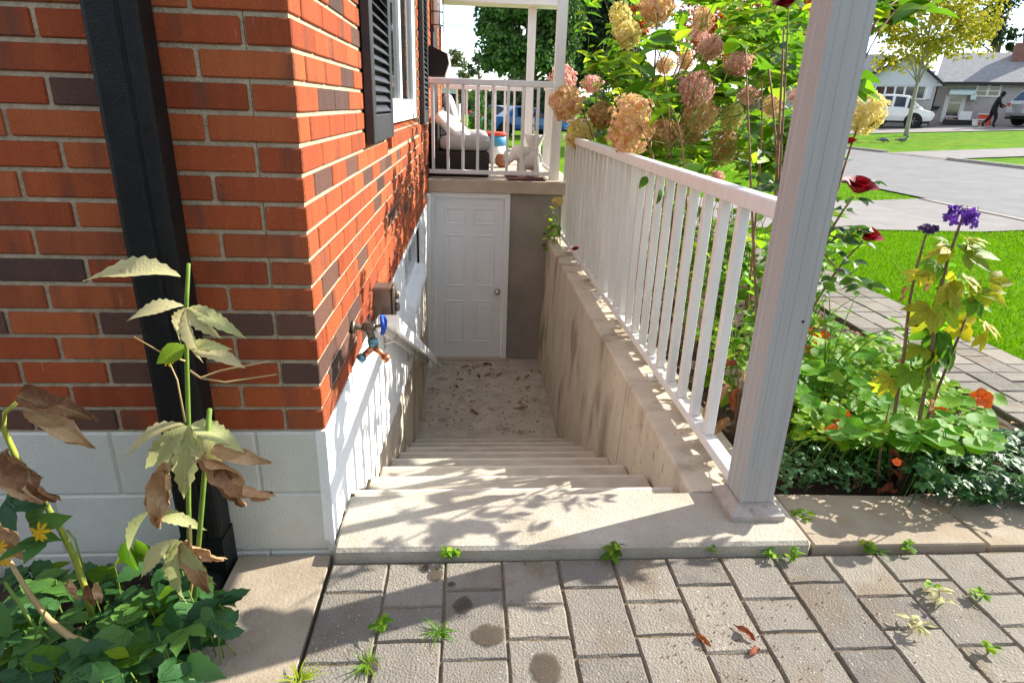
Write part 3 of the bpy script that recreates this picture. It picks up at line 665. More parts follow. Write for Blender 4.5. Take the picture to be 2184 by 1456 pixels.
# white handrail on the painted wall
hr = thing('handrail', (CX, 4.2, -.3), 'short white handrail sloping down along the painted stair wall', 'handrail')
h0, h1 = Vector((0, 2.72, .475)), Vector((0, 5.75, -.955)); hb = MB()
sec = [(CX+.028, -.045), (CX+.028, .022), (CX+.038, .034), (CX+.118, .034), (CX+.128, .022), (CX+.128, -.045), (CX+.112, -.045), (CX+.112, -.008), (CX+.044, -.008), (CX+.044, -.045)]
n = len(sec); hb.add([(x, h0.y, h0.z+z) for x, z in sec]+[(x, h1.y, h1.z+z) for x, z in sec], [tuple(range(n)), tuple(range(n, 2*n))[::-1]]+[(i, n+i, n+(i+1) % n, (i+1) % n) for i in range(n)])
hb.build('rail', 'frame_white', hr)
for t in (.12, .5, .88):
    p = h0.lerp(h1, t); MB().box((CX, p.y-.02, p.z-.10), (CX+.008, p.y+.02, p.z-.02)).tube([(CX+.004,p.y,p.z-.07), (CX+.06,p.y,p.z-.055), (CX+.07,p.y,p.z-.02)], .008, 6).build('bracket', 'steel', hr)

# ================================================================== basement door
dY = 6.80
dr = thing('basement_door', (0, dY, -1.38), 'white six-panel basement door with brushed round knob at the foot of the stairs', 'door')
MB().box((-.432, dY-.012, -1.38), (-.372, dY+.05, .532)).box((.372, dY-.012, -1.38), (.432, dY+.05, .532)).box((-.372, dY-.012, .482), (.372, dY+.05, .532)).build('frame', 'frame_white', dr)
lf = MB().box((-.369, dY+.012, -1.352), (.369, dY+.045, .479)).build('leaf', 'door_white', dr)
for x0, x1 in ((-.275, -.045), (.045, .275)):
    for z0, z1 in ((.19, .375), (-.50, .085), (-1.17, -.66)):
        mb = MB(); yy = dY+.012; prof = [(0, 0), (.010, -.007), (.022, -.002), (.034, .006), (.05, -.003)]; vs = []
        for d, h in prof: vs += [(x0+d, yy+h, z0+d), (x1-d, yy+h, z0+d), (x1-d, yy+h, z1-d), (x0+d, yy+h, z1-d)]
        fs = [(k*4+i, k*4+(i+1) % 4, k*4+4+(i+1) % 4, k*4+4+i) for k in range(4) for i in range(4)]+[(16,17,18,19)]
        mb.add([(v[0], v[1]-.0005, v[2]) for v in vs], fs); mb.build('panel', 'door_white', lf)
kp = ony(1060, 621, dY)
MB().lathe([(.032,0),(.032,-.008),(.012,-.012),(.012,-.035),(.028,-.045),(.032,-.06),(.022,-.072),(.0,-.075)], (kp.x, dY+.012, kp.z), 14, 'y').build('knob', 'steel', dr, True)
MB().box((-.44, dY-.06, -1.382), (.44, dY+.05, -1.355)).build('threshold', 'beam_concrete', dr)
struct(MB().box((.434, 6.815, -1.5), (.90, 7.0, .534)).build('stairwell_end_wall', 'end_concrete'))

# ================================================================== porch
porch = thing('porch', (.3, 9, .5), 'raised concrete porch with white posts and white roof beside the brick wall', 'porch')
MB().cbox((CX+.002, 6.76, .536), (1.12, 12.2, .670), .008).build('floor_slab', 'beam_concrete', porch)
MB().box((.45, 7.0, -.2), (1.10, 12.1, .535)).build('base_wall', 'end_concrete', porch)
def fluted(x, y, w, z0, z1):
    s = w/2; sec = []
    for k in range(4):
        base = [(-s, -s)]+[p for c in (-.33, -.05, .33) for p in ((c*w-.0035, -s), (c*w-.0015, -s+.0016), (c*w+.0015, -s+.0016), (c*w+.0035, -s))]
        a = k*math.pi/2; sec += [(x+px*math.cos(a)-py*math.sin(a), y+px*math.sin(a)+py*math.cos(a)) for px, py in base]
    return MB().prism(sec, z0, z1, 'z')
def ring_base(x, y, w):
    mb = MB(); prof = [(.037, 0), (.037, .022), (.030, .026), (.012, .044), (.006, .048), (.006, .056), (.0015, .056)]; vs = []
    for d, h in prof:
        s = w/2+d; vs += [(x-s, y-s, h), (x+s, y-s, h), (x+s, y+s, h), (x-s, y+s, h)]
    return mb, vs, [(k*4+i, k*4+(i+1) % 4, k*4+4+(i+1) % 4, k*4+4+i) for k in range(len(prof)-1) for i in range(4)]
for (x, y, w, zt) in ((.910, 6.97, .10, 3.2), (.92, 10.5, .115, 2.799)):
    fluted(x, y, w, .67, zt).build('post', 'metal_white', porch)
MB().box((CX+.01, 10.2, 2.80), (1.29, 10.62, 2.95)).build('roof_edge', 'frame_white', porch)
MB().box((CX+.06, 10.1, 2.952), (1.36, 10.7, 3.06)).build('gutter', 'frame_white', porch)
def railing(name, a, b, z0, z1, label, spacing=.155, w=.03, start=.08, th=.055, group=None, m='metal_white', post=None, bot=.05, base=None):
    """straight run of railing from a to b (x,y) with square balusters"""
    a, b = Vector((*a, 0)), Vector((*b, 0)); d = (b-a); Ln = d.length; d.normalize(); ang = math.atan2(d.y, d.x); mid = (a+b)/2
    t = thing(name, (mid.x, mid.y, base if base is not None else z0), label, 'railing', group); Rm = Matrix.Rotation(ang, 4, 'Z')
    def seg(nm, mb): 
        o = bpy.data.objects.new(nm, mb.mesh(nm, m)); COL.objects.link(o); o.parent = t; q = Matrix.Translation(a-t.location)@Rm; o.matrix_basis = q; return o
    seg('top_rail', MB().cbox((0, -th/2, z1-.06), (Ln, th/2, z1), .006)); seg('bottom_rail', MB().cbox((0, -w*.75, z0+bot), (Ln, w*.75, z0+bot+.042), .004))
    me = MB().cbox((-w/2, -w/2, z0+bot+.043), (w/2, w/2, z1-.0605), .002).mesh('baluster', m); s = start
    while s < Ln-.02:
        if not (post and abs(s-post) < .05): inst('baluster', me, t, Matrix.Translation(a+d*s)@Rm)
        s += spacing
    return t, seg
sr, seg = railing('stair_railing', (1.015, 1.966), (1.015, 6.91), .045, 1.15, 'long white metal railing on top of the retaining wall, hydrangeas leaning over it', .181, .038, .321, .062, post=4.64-1.966)
seg('mid_post', MB().cbox((2.645, -.026, .056), (2.70, .026, 1.0895), .003).box((2.60, -.05, .0455), (2.745, .05, .0555)))
for s in (1.1, 3.95): seg('foot', MB().box((s-.012, -.012, .054), (s+.012, .012, .0945)).box((s-.04, -.035, .0455), (s+.04, .035, .0535)))
railing('porch_railing', (CX+.012, 6.86), (.858, 6.86), .67, 1.655, 'white porch railing directly above the basement door', .1545, .03, .045, .055)
railing('porch_railing', (CX+.02, 10.5), (.86, 10.5), .67, 1.69, 'white porch railing at the far end of the porch behind the seat', .15, .03, .06, .055)
railing('porch_railing', (.91, 7.03), (.91, 8.1), .67, 1.655, 'short white porch side railing next to the elephant planter', .15, .03, .1, .055)
# big fluted column at the near end of the stair railing
col = thing('metal_column', (1.036, 1.905, .045), 'tall fluted white metal column on a square moulded foot beside the top step', 'column')
fluted(1.036, 1.905, .122, .05, 2.78).build('shaft', 'metal_post', col)
mb, vs, fs = ring_base(1.036, 1.905, .122); mb.add([(v[0], v[1], v[2]+.0455) for v in vs], fs); mb.build('base', 'post_foot', col)
MB().lathe([(.004,0),(.004,-.003)], (1.072, 1.844, .79), 8, 'y').build('screw', 'black_metal', col)

# ================================================================== things on the porch
def soft(mb, c, size, e=.45, n=12, M=None):
    """cushion: superellipsoid"""
    sg = lambda v, p: math.copysign(abs(v)**p, v); vs = []
    for i in range(n+1):
        ph = -math.pi/2+math.pi*i/n
        for k in range(2*n):
            th = math.pi*k/n; v = Vector((sg(math.cos(ph), e)*sg(math.cos(th), e)*size[0]/2, sg(math.cos(ph), e)*sg(math.sin(th), e)*size[1]/2, sg(math.sin(ph), .8)*size[2]/2))
            if M is not None: v = M@v
            vs.append(v+Vector(c))
    q = 2*n; return mb.add(vs, [(i*q+k, i*q+(k+1) % q, (i+1)*q+(k+1) % q, (i+1)*q+k) for i in range(n) for k in range(q)])
def lounge(y, label):
    t = thing('lounge_chair', (-.1, y+.35, .67), label, 'chair', None)
    MB().cbox((-.425, y, .675), (.205, y+.72, .935), .015).build('base', 'wicker', t)
    MB().cbox((-.428, y+.01, .936), (-.33, y+.71, 1.22), .015).build('backrest', 'wicker', t)
    soft(MB(), (-.06, y+.36, 1.015), (.58, .72, .17), .28).build('seat_cushion', 'cushion', t, True)
    return t
lounge(7.02, 'dark wicker porch chair with grey seat cushion behind the railing')
lounge(8.35, 'grey cushioned porch chair nearer the far railing, white pillow standing on it')
Mp = Matrix.Rotation(R(38), 3, 'Y')@Matrix.Rotation(R(8), 3, 'X')
tag(soft(MB(), (-.19, 7.36, 1.165), (.46, .5, .15), .6, 12, Mp).build('pillow', 'pillow', None, True), 'cream scatter pillow slumped on the grey cushion of the dark wicker chair', 'pillow')
Mp = Matrix.Rotation(R(74), 3, 'Y')
tag(soft(MB(), (-.25, 8.62, 1.32), (.44, .46, .15), .6, 12, Mp).build('pillow', 'pillow', None, True), 'white pillow standing upright against the brick wall', 'pillow')
# white elephant planter
el = thing('elephant_planter', (.62, 7.15, .67), 'white ceramic elephant planter with raised trunk and flared pot', 'planter')
eb = MB(); soft(eb, (.66, 7.15, .86), (.27, .24, .22), .8, 10); soft(eb, (.53, 7.13, .93), (.16, .17, .17), .8, 10)
for dx, dy in ((.57, -.06), (.57, .07), (.74, -.06), (.74, .07)): eb.tube([(dx, 7.15+dy, .676), (dx, 7.15+dy, .70), (dx, 7.15+dy, .84)], [.055, .048, .05], 10)
eb.tube(bez((.48, 7.12, .92), (.40, 7.12, .80), (.385, 7.12, .87), 6)+[Vector((.39, 7.12, .93)), Vector((.425, 7.12, .965))], [.05,.046,.042,.038,.035,.032,.03,.026,.022], 8)
eb.build('body', 'ceramic', el, True)
for dy in (-.09, .09): MB().lathe([(.0,0),(.07,.004),(.085,.012),(.07,.02),(0,.024)], (.575, 7.13+dy, .93), 12, 'y').build('ear', 'ceramic', el, True)
MB().lathe([(.07,.93),(.075,.98),(.07,1.0),(.095,1.08),(.115,1.125),(.10,1.125),(.08,1.07)], (.70, 7.15, 0), 18).build('pot', 'ceramic', el, True)
tag(MB().box((.40, 6.79, .6715), (.80, 7.35, .683)).build('door_mat', 'rug_red'), 'dark red and black mat under the elephant planter', 'mat')
pt = thing('toy_bucket', (.34, 8.9, .67), 'blue and white bucket with a bright red rim on the porch floor', 'bucket')
MB().lathe([(.10,.675),(.13,.80),(.145,.90)], (.34, 8.9, 0), 18).build('lower_body', 'plastic_white', pt, True)
MB().lathe([(.146,.901),(.165,1.03)], (.34, 8.9, 0), 18).build('upper_body', 'plastic_blue', pt, True)
MB().lathe([(.172,1.031),(.178,1.06),(.172,1.075),(.15,1.075)], (.34, 8.9, 0), 18).build('rim', 'plastic_red', pt, True)
tag(MB().lathe([(.05,.675),(.09,.70),(.105,.76),(.085,.82),(.06,.835)], (.42, 8.3, 0), 14).build('clay_pot', 'terracotta', None, True), 'small round terracotta pot next to the blue bucket', 'pot')
mbx = thing('mailbox', (CX, 7.35, 1.68), 'black wall mailbox with pale front edge beside the far shutter', 'mailbox')
MB().prism([(CX+.012, 1.68), (CX+.17, 1.68), (CX+.21, 1.80), (CX+.19, 1.90), (CX+.012, 1.97)], 7.1, 7.5, 'y').build('box', 'black_metal', mbx)
MB().prism([(CX+.172, 1.68), (CX+.215, 1.80), (CX+.196, 1.90), (CX+.206, 1.90), (CX+.226, 1.80), (CX+.182, 1.675)], 7.09, 7.51, 'y').build('front', 'plastic_white', mbx)
ln = thing('wall_lantern', (CX, 7.0, 2.2), 'black wire wall lantern with frosted glass above the mailbox', 'lantern')
MB().lathe([(.03,2.12),(.055,2.16),(.055,2.36),(.03,2.40)], (CX+.10, 7.0, 0), 12).build('glass', 'plastic_white', ln, True)
cg = MB()
for k in range(6): a = k*math.pi/3; cg.tube([(CX+.10+.066*math.cos(a), 7+.066*math.sin(a), 2.08), (CX+.10+.066*math.cos(a), 7+.066*math.sin(a), 2.42)], .004, 5)
for zz in (2.14, 2.26, 2.38): cg.tube([(CX+.10+.066*math.cos(a), 7+.066*math.sin(a), zz) for a in [2*math.pi*k/12 for k in range(13)]], .004, 5, False)
cg.tube([(CX, 7, 2.44), (CX+.1, 7, 2.46), (CX+.1, 7, 2.40)], .009, 6); cg.build('cage', 'black_metal', ln)

# ================================================================== planting
LF = {
 'hyd': [leaf_mesh('leaf', 'leaf_hyd', L=1, W=.62, n=8, peak=.42, fold=.14, droop=d, serr=.03, wave=.02) for d in (.1, .25, .42)],
 'rose': [leaf_mesh('leaf', 'leaf_rose', L=1, W=.66, n=8, peak=.45, fold=.16, droop=d, serr=.05) for d in (.1, .3)],
 'bright': [leaf_mesh('leaf', 'leaf_bright', L=1, W=.60, n=7, peak=.42, fold=.14, droop=d, serr=.04, wave=.02) for d in (.1, .3)],
 'dark': [palmate_mesh('leaf', 'leaf_dark', LOB3, 1, .46, 7, .10, .22), leaf_mesh('leaf', 'leaf_dark', L=1, W=.55, n=9, fold=.12, droop=.25, serr=.12)],
 'nast': [round_leaf_mesh('leaf', 'leaf_nast'), round_leaf_mesh('leaf', 'leaf_nast', 14)],
 'yellow': [palmate_mesh('leaf', 'leaf_yellow', LOB5, 1, .42, 7, .10, .3), palmate_mesh('leaf', 'leaf_yellow', LOB3, 1, .5, 7, .10, .3)],
 'wilt': [palmate_mesh('leaf', 'leaf_wilt', LOB5, 1, .33, 15, .15, .55, .25, .06), palmate_mesh('leaf', 'leaf_wilt', LOB3, 1, .36, 15, .15, .65, .25, .06)],
 'wilt1': [leaf_mesh('leaf', 'leaf_wilt', L=1, W=.36, n=17, fold=.28, droop=.38, serr=.10, wave=.05), leaf_mesh('leaf', 'leaf_wilt', L=1, W=.32, n=17, fold=.18, droop=.55, serr=.10, wave=.08)],
 'lobed': [palmate_mesh('leaf', 'leaf_bright', LOB5, 1, .42, 9, .10, .3, .12, .03), palmate_mesh('leaf', 'leaf_hyd', LOB5, 1, .42, 9, .10, .4, .12, .03)],
 'brown': [curl_mesh('dry_leaf', 'leaf_brown', 3), curl_mesh('dry_leaf', 'leaf_brown', 8), curl_mesh('dry_leaf', 'leaf_brown', 13)],
 'rust': [curl_mesh('dry_leaf', 'leaf_rust', 5), curl_mesh('dry_leaf', 'leaf_rust', 6)],
}
PAN = {k: [panicle_mesh('flower_head', m, s, ax) for s, ax in ((1, 1.), (5, 1.3))] for k, m in (('hyd', 'petal_hyd'), ('cream', 'petal_cream'), ('pink', 'petal_pink'), ('tan', 'petal_tan'))}
def rdir(r, zlo=-.3, zhi=.6): a = r.uniform(0, 2*math.pi); z = r.uniform(zlo, zhi); return Vector((math.cos(a), math.sin(a), z)).normalized()
def add_leaf(kind, parent, p, d, L_, r, up=(0,0,1), name='leaf'):
    return inst(name, r.choice(LF[kind]), parent, orient(p, d, Vector(up)+Vector((r.uniform(-.5,.5), r.uniform(-.5,.5), r.uniform(-.2,.3))), (L_*r.uniform(.85,1.1), L_, L_), r.uniform(-.4,.4)))

# --- hydrangea leaning over the railing
r = random.Random(21)
hy = thing('hydrangea_bush', (1.45, 4.2, 0), 'large hydrangea bush with fading cream and pink flower heads leaning over the railing', 'bush')
HEADS = [(1200,172,50,1.25,'pink',.26),(1208,220,62,1.15,'hyd',.27),(1236,287,58,.8,'cream',.26),(1263,180,42,.8,'pink',.22),(1284,247,54,1.,'tan',.24),
 (1345,270,86,1.05,'hyd',.262),(1418,284,70,.75,'tan',.235),(1325,45,46,1.15,'cream',.22),(1340,75,50,1.1,'cream',.22),(1402,18,68,1.1,'hyd',.25),(1418,140,36,.95,'hyd',.21),
 (1500,42,42,.9,'hyd',.2),(1492,68,36,.8,'pink',.2),(1516,103,52,.9,'pink',.21),(1574,138,54,.9,'pink',.2),(1482,190,66,1.05,'pink',.23),(1495,245,62,1.1,'hyd',.23),(1598,205,42,.8,'pink',.21),
 (1648,228,38,.9,'hyd',.21),(1545,315,52,1.1,'tan',.215),(1475,275,50,1.0,'tan',.22),(1560,250,44,.9,'cream',.21),(1528,378,28,.7,'pink',.14),(1850,245,62,1.0,'cream',.18),(1462,130,30,1.,'tan',.2),(1700,205,30,1.,'pink',.2),(1320,318,34,1.2,'tan',.2)]
stems = MB(); bases = [(1.35, 3.5, 0), (1.45, 4.2, 0), (1.55, 5.0, 0), (1.35, 4.8, 0), (1.6, 3.3, 0), (1.4, 5.8, 0)]
nleaf = 0; tips = []
for (x, y, pw, asp, k, D) in HEADS:
    p = sized(x, y, D, pw); b = Vector(min(bases, key=lambda q: (Vector(q)-p).length+r.uniform(0, .5)))
    if x > 1800: b = Vector((2.25, 3.9, 0))
    inst('flower_head', r.choice(PAN[k]), hy, Matrix.Translation(p)@Matrix.Rotation(r.uniform(0, 6), 4, 'Z')@Matrix.Rotation(r.uniform(-.4, .4), 4, 'X')@Matrix.Diagonal((D, D, D*asp, 1)))
    top = p+Vector((0, 0, .02)); c = Vector((b.x*.35+p.x*.65+r.uniform(-.1,.1), b.y*.45+p.y*.55, p.z*.9+.25)); pts = bez(b, c, top, 10)
    stems.tube(pts, [.011-.0075*i/10 for i in range(11)], 5); tips.append((pts, p, True))
shoots = MB()
# leafy shoots filling the bush; depth from the bed they grow in
for i in range(430):
    x = r.uniform(1235, 1735) if i % 3 else r.uniform(1480, 1735); y = r.uniform(-40, 345) if r.random() < .7 else r.uniform(120, 350); ax = r.uniform(3.9, 6.6)
    p = CAM+ray(x, y)*ax
    if p.x < 1.12: p = onx(x, y, 1.14+r.random()*.25)
    if not (2.9 < p.y < 7.2) or p.z < .9: continue
    b = min([tt[0][r.randrange(5, 9)] for tt in tips[:len(HEADS)]], key=lambda q: (q-p).length+r.uniform(0, .3)); b = p+(b-p).normalized()*r.uniform(.22, .34)+Vector((0, 0, -.1)); pts = bez(b, (b.x*.5+p.x*.5, (b.y+p.y)/2, p.z*.4+b.z*.6), p, 10)
    shoots.tube(pts[3:], [.0035-.002*k/7 for k in range(8)], 4); tips.append((pts, p, False))
for (x, y, ax) in ((1885,30,2.6),(1930,15,2.6),(1900,55,2.6),(1960,25,2.5),(1880,8,2.7),(1400,100,3.6),(1440,90,3.6),(1430,60,3.7),(1280,130,4.6),(1330,135,4.4),(1400,215,3.7),(1430,225,3.6),(1620,150,3.3)):
    p = CAM+ray(x, y)*ax; b = Vector((1.42, 2.65, 0)) if x > 1800 else Vector(bases[r.randrange(6)]); pts = bez(b, (1.36, 2.45, 2.0) if x > 1800 else (b.x*.5+p.x*.5, (b.y+p.y)/2, p.z*.9), p, 10); stems.tube(pts, [.008-.005*k/10 for k in range(11)], 5); tips.append((pts, p, False))
stems.build('stems', 'stem_red', hy, True); shoots.build('stems', 'stem_green', hy, True)
extra = MB()
def bush_leaf(p, d, L_):
    global nleaf
    q = proj(p); q2 = proj(Vector(p)+Vector(d)*L_*.6)
    for (hx, hy_, pw, asp, k_, D) in HEADS:      # flower heads stand clear of the leaves in front of them
        for qq in (q, q2):
            if qq and qq[2] < FPX*D/pw+.1 and abs(qq[0]-hx) < pw*.5+10 and abs(qq[1]-hy_) < pw*asp*.5+10: return
    if nleaf < 298 and q and -20 < q[0] < 2200 and q[1] > -40:
        nleaf += 1; return add_leaf('hyd', hy, p, d, L_, r)
    leaf_geo(extra, L_, L_*.6, 6, .42, .14, r.uniform(.1, .4), .03, orient(p, d, (r.uniform(-.5,.5), r.uniform(-.5,.5), 1), 1., r.uniform(-.4,.4)))
r.shuffle(tips)
for pts, p, head in tips:
    for t in ((.7, .8, .9) if head else (.3, .55, .8, .97)):
        i = t*10; k = int(min(9, i)); q = pts[k].lerp(pts[k+1], i-k); a = r.uniform(0, math.pi)
        if q.z < .5: continue
        for s in (0, math.pi):
            d = Vector((math.cos(a+s), math.sin(a+s), r.uniform(-.35, .45))); bush_leaf(q, d, r.uniform(.11, .19))
    if not head: [bush_leaf(p, rdir(r, -.4, .8), r.uniform(.10, .17)) for _ in range(3)]
stuff(extra.build('leaves', 'leaf_hyd_i', hy, True))
# single leaves hanging through the railing
for (x, y, D, d) in ((1408, 410, .085, (-.2, -.5, -1)), (1380, 385, .08, (-.5, -.5, -.6)), (1150, 460, .07, (-.6, -.4, -.6))): add_leaf('hyd', hy, onx(x, y-8, .97), d, D, r, (0, -1, .3))

# --- climbing rose behind the column
r = random.Random(31)
ro = thing('rose_bush', (1.5, 2.75, 0), 'climbing rose with dark glossy leaves and deep red blooms behind the column', 'bush')
cane = MB(); K0 = Vector((1.48, 2.75, 0)); rpts = []
def cn(pts, r0=.009): cane.tube(pts, [r0*(1-.65*i/(len(pts)-1)) for i in range(len(pts))], 6); rpts.append(pts)
cn(bez(K0, (1.42, 2.85, 1.), CAM+ray(1672, 60)*3.1, 12), .013); cn(bez(K0+Vector((.05,.05,0)), (1.5, 2.9, 1.), CAM+ray(1640, 150)*3.2, 12), .012); cn(bez(K0, (1.3, 2.8, .9), CAM+ray(1590, 100)*3.2, 12), .010)
R1, R2, R0 = sized(1830, 395, .10, 62), sized(1848, 499, .095, 52), sized(1682, 2, .10, 46)
cn(bez(K0, (1.42, 2.5, .9), R1+Vector((0, .01, -.04)), 10)); cn(bez(K0, (1.55, 2.6, .75), R2+Vector((0, .01, -.035)), 10)); cn(bez(K0, (1.5, 3.0, 1.1), R0, 12))
cn(bez(CAM+ray(1745, 520)*2.5, CAM+ray(1780, 590)*2.5, CAM+ray(1868, 612)*2.55, 8), .004); cn(bez(CAM+ray(1765, 500)*2.4, CAM+ray(1800, 520)*2.4, CAM+ray(1835, 480)*2.4, 8), .004); cn(bez(CAM+ray(1690, 420)*2.55, CAM+ray(1660, 380)*2.5, CAM+ray(1630, 400)*2.45, 8), .004)
cane.build('canes', 'stem_brown', ro, True)
rm = [rose_mesh('bloom', 'petal_rose', 1), rose_mesh('bloom', 'petal_rose', 2)]
for p, D, d in ((R1, .095, (.1, -.25, 1)), (R2, .088, (.2, -.35, 1)), (R0, .095, (-.3, -.2, .6)), (sized(1813, 300, .05, 24), .05, (0,0,1)), (sized(1945, 690, .035, 20), .035, (0, -.3, 1)), (onx(1228, 530, .93), .05, (-.3,-.3,1))):
    inst('bloom', r.choice(rm), ro, orient(p-Vector((0,0,D*.25)), Vector(d).orthogonal(), d, D))
def sprig(p, d, L_=.055):
    q = proj(p)
    if any(abs(q[0]-h[0]) < h[2]*.5+14 and abs(q[1]-h[1]) < h[2]*h[3]*.5+14 for h in HEADS): return
    for k, (a, s) in enumerate(((0, 1.1), (.95, .9), (-.95, .9))):
        dd = Matrix.Rotation(a, 3, 'Z')@Vector(d); add_leaf('rose', ro, Vector(p)+dd*.012, dd, L_*s*r.uniform(.9, 1.15), r)
for pts in rpts:
    for i in range(4, len(pts)):
        if r.random() < .8: sprig(pts[i], rdir(r, -.4, .4), r.uniform(.045, .065))
for (x, y) in ((1790,450),(1800,420),(1790,515),(1830,378),(1858,388),(1815,555),(1838,612),(1862,596),(1765,560),(1800,590),(1780,535),(1750,600),(1845,480),(1812,345)): sprig(CAM+ray(x, y)*r.uniform(2.32, 2.6), rdir(r, -.7, .2), r.uniform(.045, .06))
for i in range(34): sprig(CAM+ray(r.uniform(1540, 1735), r.uniform(60, 400))*r.uniform(3.4, 4.3), rdir(r, -.5, .3), r.uniform(.06, .085))
for i in range(26): sprig(CAM+ray(r.uniform(1570, 1735), r.uniform(30, 430))*r.uniform(2.85, 3.4), rdir(r, -.5, .3), r.uniform(.05, .072))

# --- lime rose shrub by the porch post
def leafy_plant(name, loc, label, cat, kind, n, h, sp, L_, stem='stem_green', group=None, seed=1, cap=True, lo=.1, ns=5, lean=(0, 0)):
    r = random.Random(seed); t = thing(name, loc, label, cat, group); sm_ = MB(); loc = Vector(loc); paths = []
    for i in range(ns):
        tip = loc+Vector((r.uniform(-sp, sp)+lean[0], r.uniform(-sp, sp)+lean[1], h*r.uniform(.6, 1.05))); p = bez(loc, loc+Vector((r.uniform(-.1,.1)*sp*3, r.uniform(-.1,.1)*sp*3, h*.6)), tip, 8); paths.append(p); sm_.tube(p, [.006-.0045*k/8 for k in range(9)], 5)
    sm_.build('stems', stem, t, True)
    for i in range(n):
        p = r.choice(paths); u = r.uniform(lo, 1)*8; k = int(min(7, u)); q = p[k].lerp(p[k+1], u-k); add_leaf(kind, t, q, rdir(r, -.25, .6), L_*r.uniform(.6, 1.15), r)
    return t
leafy_plant('rose_shrub', (1.2, 6.75, 0), 'slender lime-green shrub climbing beside the porch post', 'bush', 'bright', 150, 2.15, .22, .085, seed=5, lo=.35, ns=8, lean=(.08, 0))
leafy_plant('rose_shrub', (1.75, 6.4, 0), 'tall loose lime shrub behind the hydrangea flowers', 'bush', 'bright', 120, 1.8, .35, .09, seed=6, lo=.3, ns=8)
r = random.Random(44); GP = []
for i in range(42):
    px, py = (r.uniform(1.30, 2.5), r.uniform(2.55, 6.6)) if i < 30 else (r.uniform(1.45, 2.1), r.uniform(2.9, 5.2))
    if px > 2.2 and py > 5.5: px = 1.8
    kd = r.choice(['bright', 'bright', 'hyd', 'nast']); hh = r.uniform(.4, 1.0); tall = hh > .7; word = {'bright': 'lime pointed-leaved', 'hyd': 'mid-green broad-leaved', 'nast': 'round-leaved'}[kd]
    leafy_plant('leafy_perennial', (px, py, 0), ('tall ' if tall else 'low ')+word+' perennial in the bed behind the stair railing', 'plant', kd, 42, hh, .24, r.uniform(.07, .11), seed=50+i, group=('tall ' if tall else 'low ')+word+' perennials behind the railing', ns=6)
for (x, y, z) in ((1.28, 2.75, 0), (1.3, 3.4, 0), (1.32, 2.45, 0)):
    t = leafy_plant('leafy_perennial', (x, y, z), 'narrow lime perennial pressed close against the stair railing balusters', 'plant', 'bright', 30, .55, .14, .08, seed=int(y*100), group='perennials pressed against the railing', ns=5)
# dried brown clump near the column
r = random.Random(61); DQ = onx(1588, 790, 1.21)
dc = thing('dried_plant', (1.21, DQ.y, 0), 'shrivelled rust-brown plant behind the railing next to the column', 'plant')
sm_ = MB()
for i in range(9):
    a = r.uniform(0, 6.28); p = Vector((1.21+.04*math.cos(a), DQ.y+.06*math.sin(a), r.uniform(.1, .40))); sm_.tube(bez((1.21, DQ.y, 0), (1.21, DQ.y, p.z*.7), p, 5), [.005, .005, .004, .004, .003, .002], 5); add_leaf('rust' if i % 2 else 'brown', dc, p, (math.cos(a), math.sin(a), -.8), r.uniform(.10, .19), r, name='dry_leaf')
sm_.build('stems', 'stem_brown', dc, True)
# leaf litter on the bed
r = random.Random(62); lt = MB()
for i in range(900):
    p = Vector((r.uniform(1.18, 2.7), r.uniform(2.05, 6.8), r.uniform(.0, .035))); leaf_geo(lt, r.uniform(.03,.07), r.uniform(.02,.04), 4, .45, .25, .2, 0, orient(p, rdir(r, -.2, .3), (r.uniform(-.6,.6), r.uniform(-.6,.6), 1)))
tag(stuff(lt.build('leaf_litter', 'leaf_brown_i', None, True)), 'dry brown leaf litter scattered over the garden bed', 'leaf litter')

# --- nasturtiums
r = random.Random(71); na = thing('nasturtium_patch', (1.8, 2.6, 0), 'sprawling nasturtiums with round leaves and orange flowers beside the paver path', 'plant'); pet = MB(); nn = 0
def nast(p, D, d=None):
    b = Vector((p.x+r.uniform(-.12,.12), p.y+r.uniform(.06,.3), 0.)); b.x = max(1.25, min(2.72, b.x)); pet.tube(bez(b, (b.x, b.y, p.z*.7), p, 5), .0022, 4)
    inst('leaf', r.choice(LF['nast']), na, orient(p, rdir(r, -.1, .1), d or Vector((r.uniform(-.4,.4), r.uniform(-.75,.1), 1)), D, r.uniform(-.2, .2)))
for (x, y, pw) in ((1700,895,60),(1722,905,60),(1812,945,62),(1805,830,75),(1765,770,50),(1850,800,45),(2010,900,50),(2065,915,45),(2120,850,50),(1890,870,50),(1950,920,50)): q = onz(x, y, .14); nast(q, pw*(q-CAM).dot(C_F)/FPX)
poly = [(1690,760),(1770,690),(1900,720),(2010,800),(2110,870),(2120,960),(1960,960),(1700,930)]
def inside(x, y, P):
    c = False
    for (x0, y0), (x1, y1) in zip(P, P[1:]+P[:1]):
        if (y0 > y) != (y1 > y) and x < (x1-x0)*(y-y0)/(y1-y0)+x0: c = not c
    return c
while nn < 230:
    x, y = r.uniform(1690, 2125), r.uniform(690, 965)
    if not inside(x, y, poly): continue
    z = r.uniform(.08, .34); p = onz(x, y, z)
    if p.x > 2.9 or p.y > 4.2: p = onz(x, y+30, .12)
    if p.x > 2.95: continue
    nast(p, r.uniform(.05, .115)); nn += 1
pet.build('stalks', 'stem_green', na, True)
nf = [flower5_mesh('flower', 'petal_orange', 5, 1.0, .3, s) for s in (1, 2, 3)]
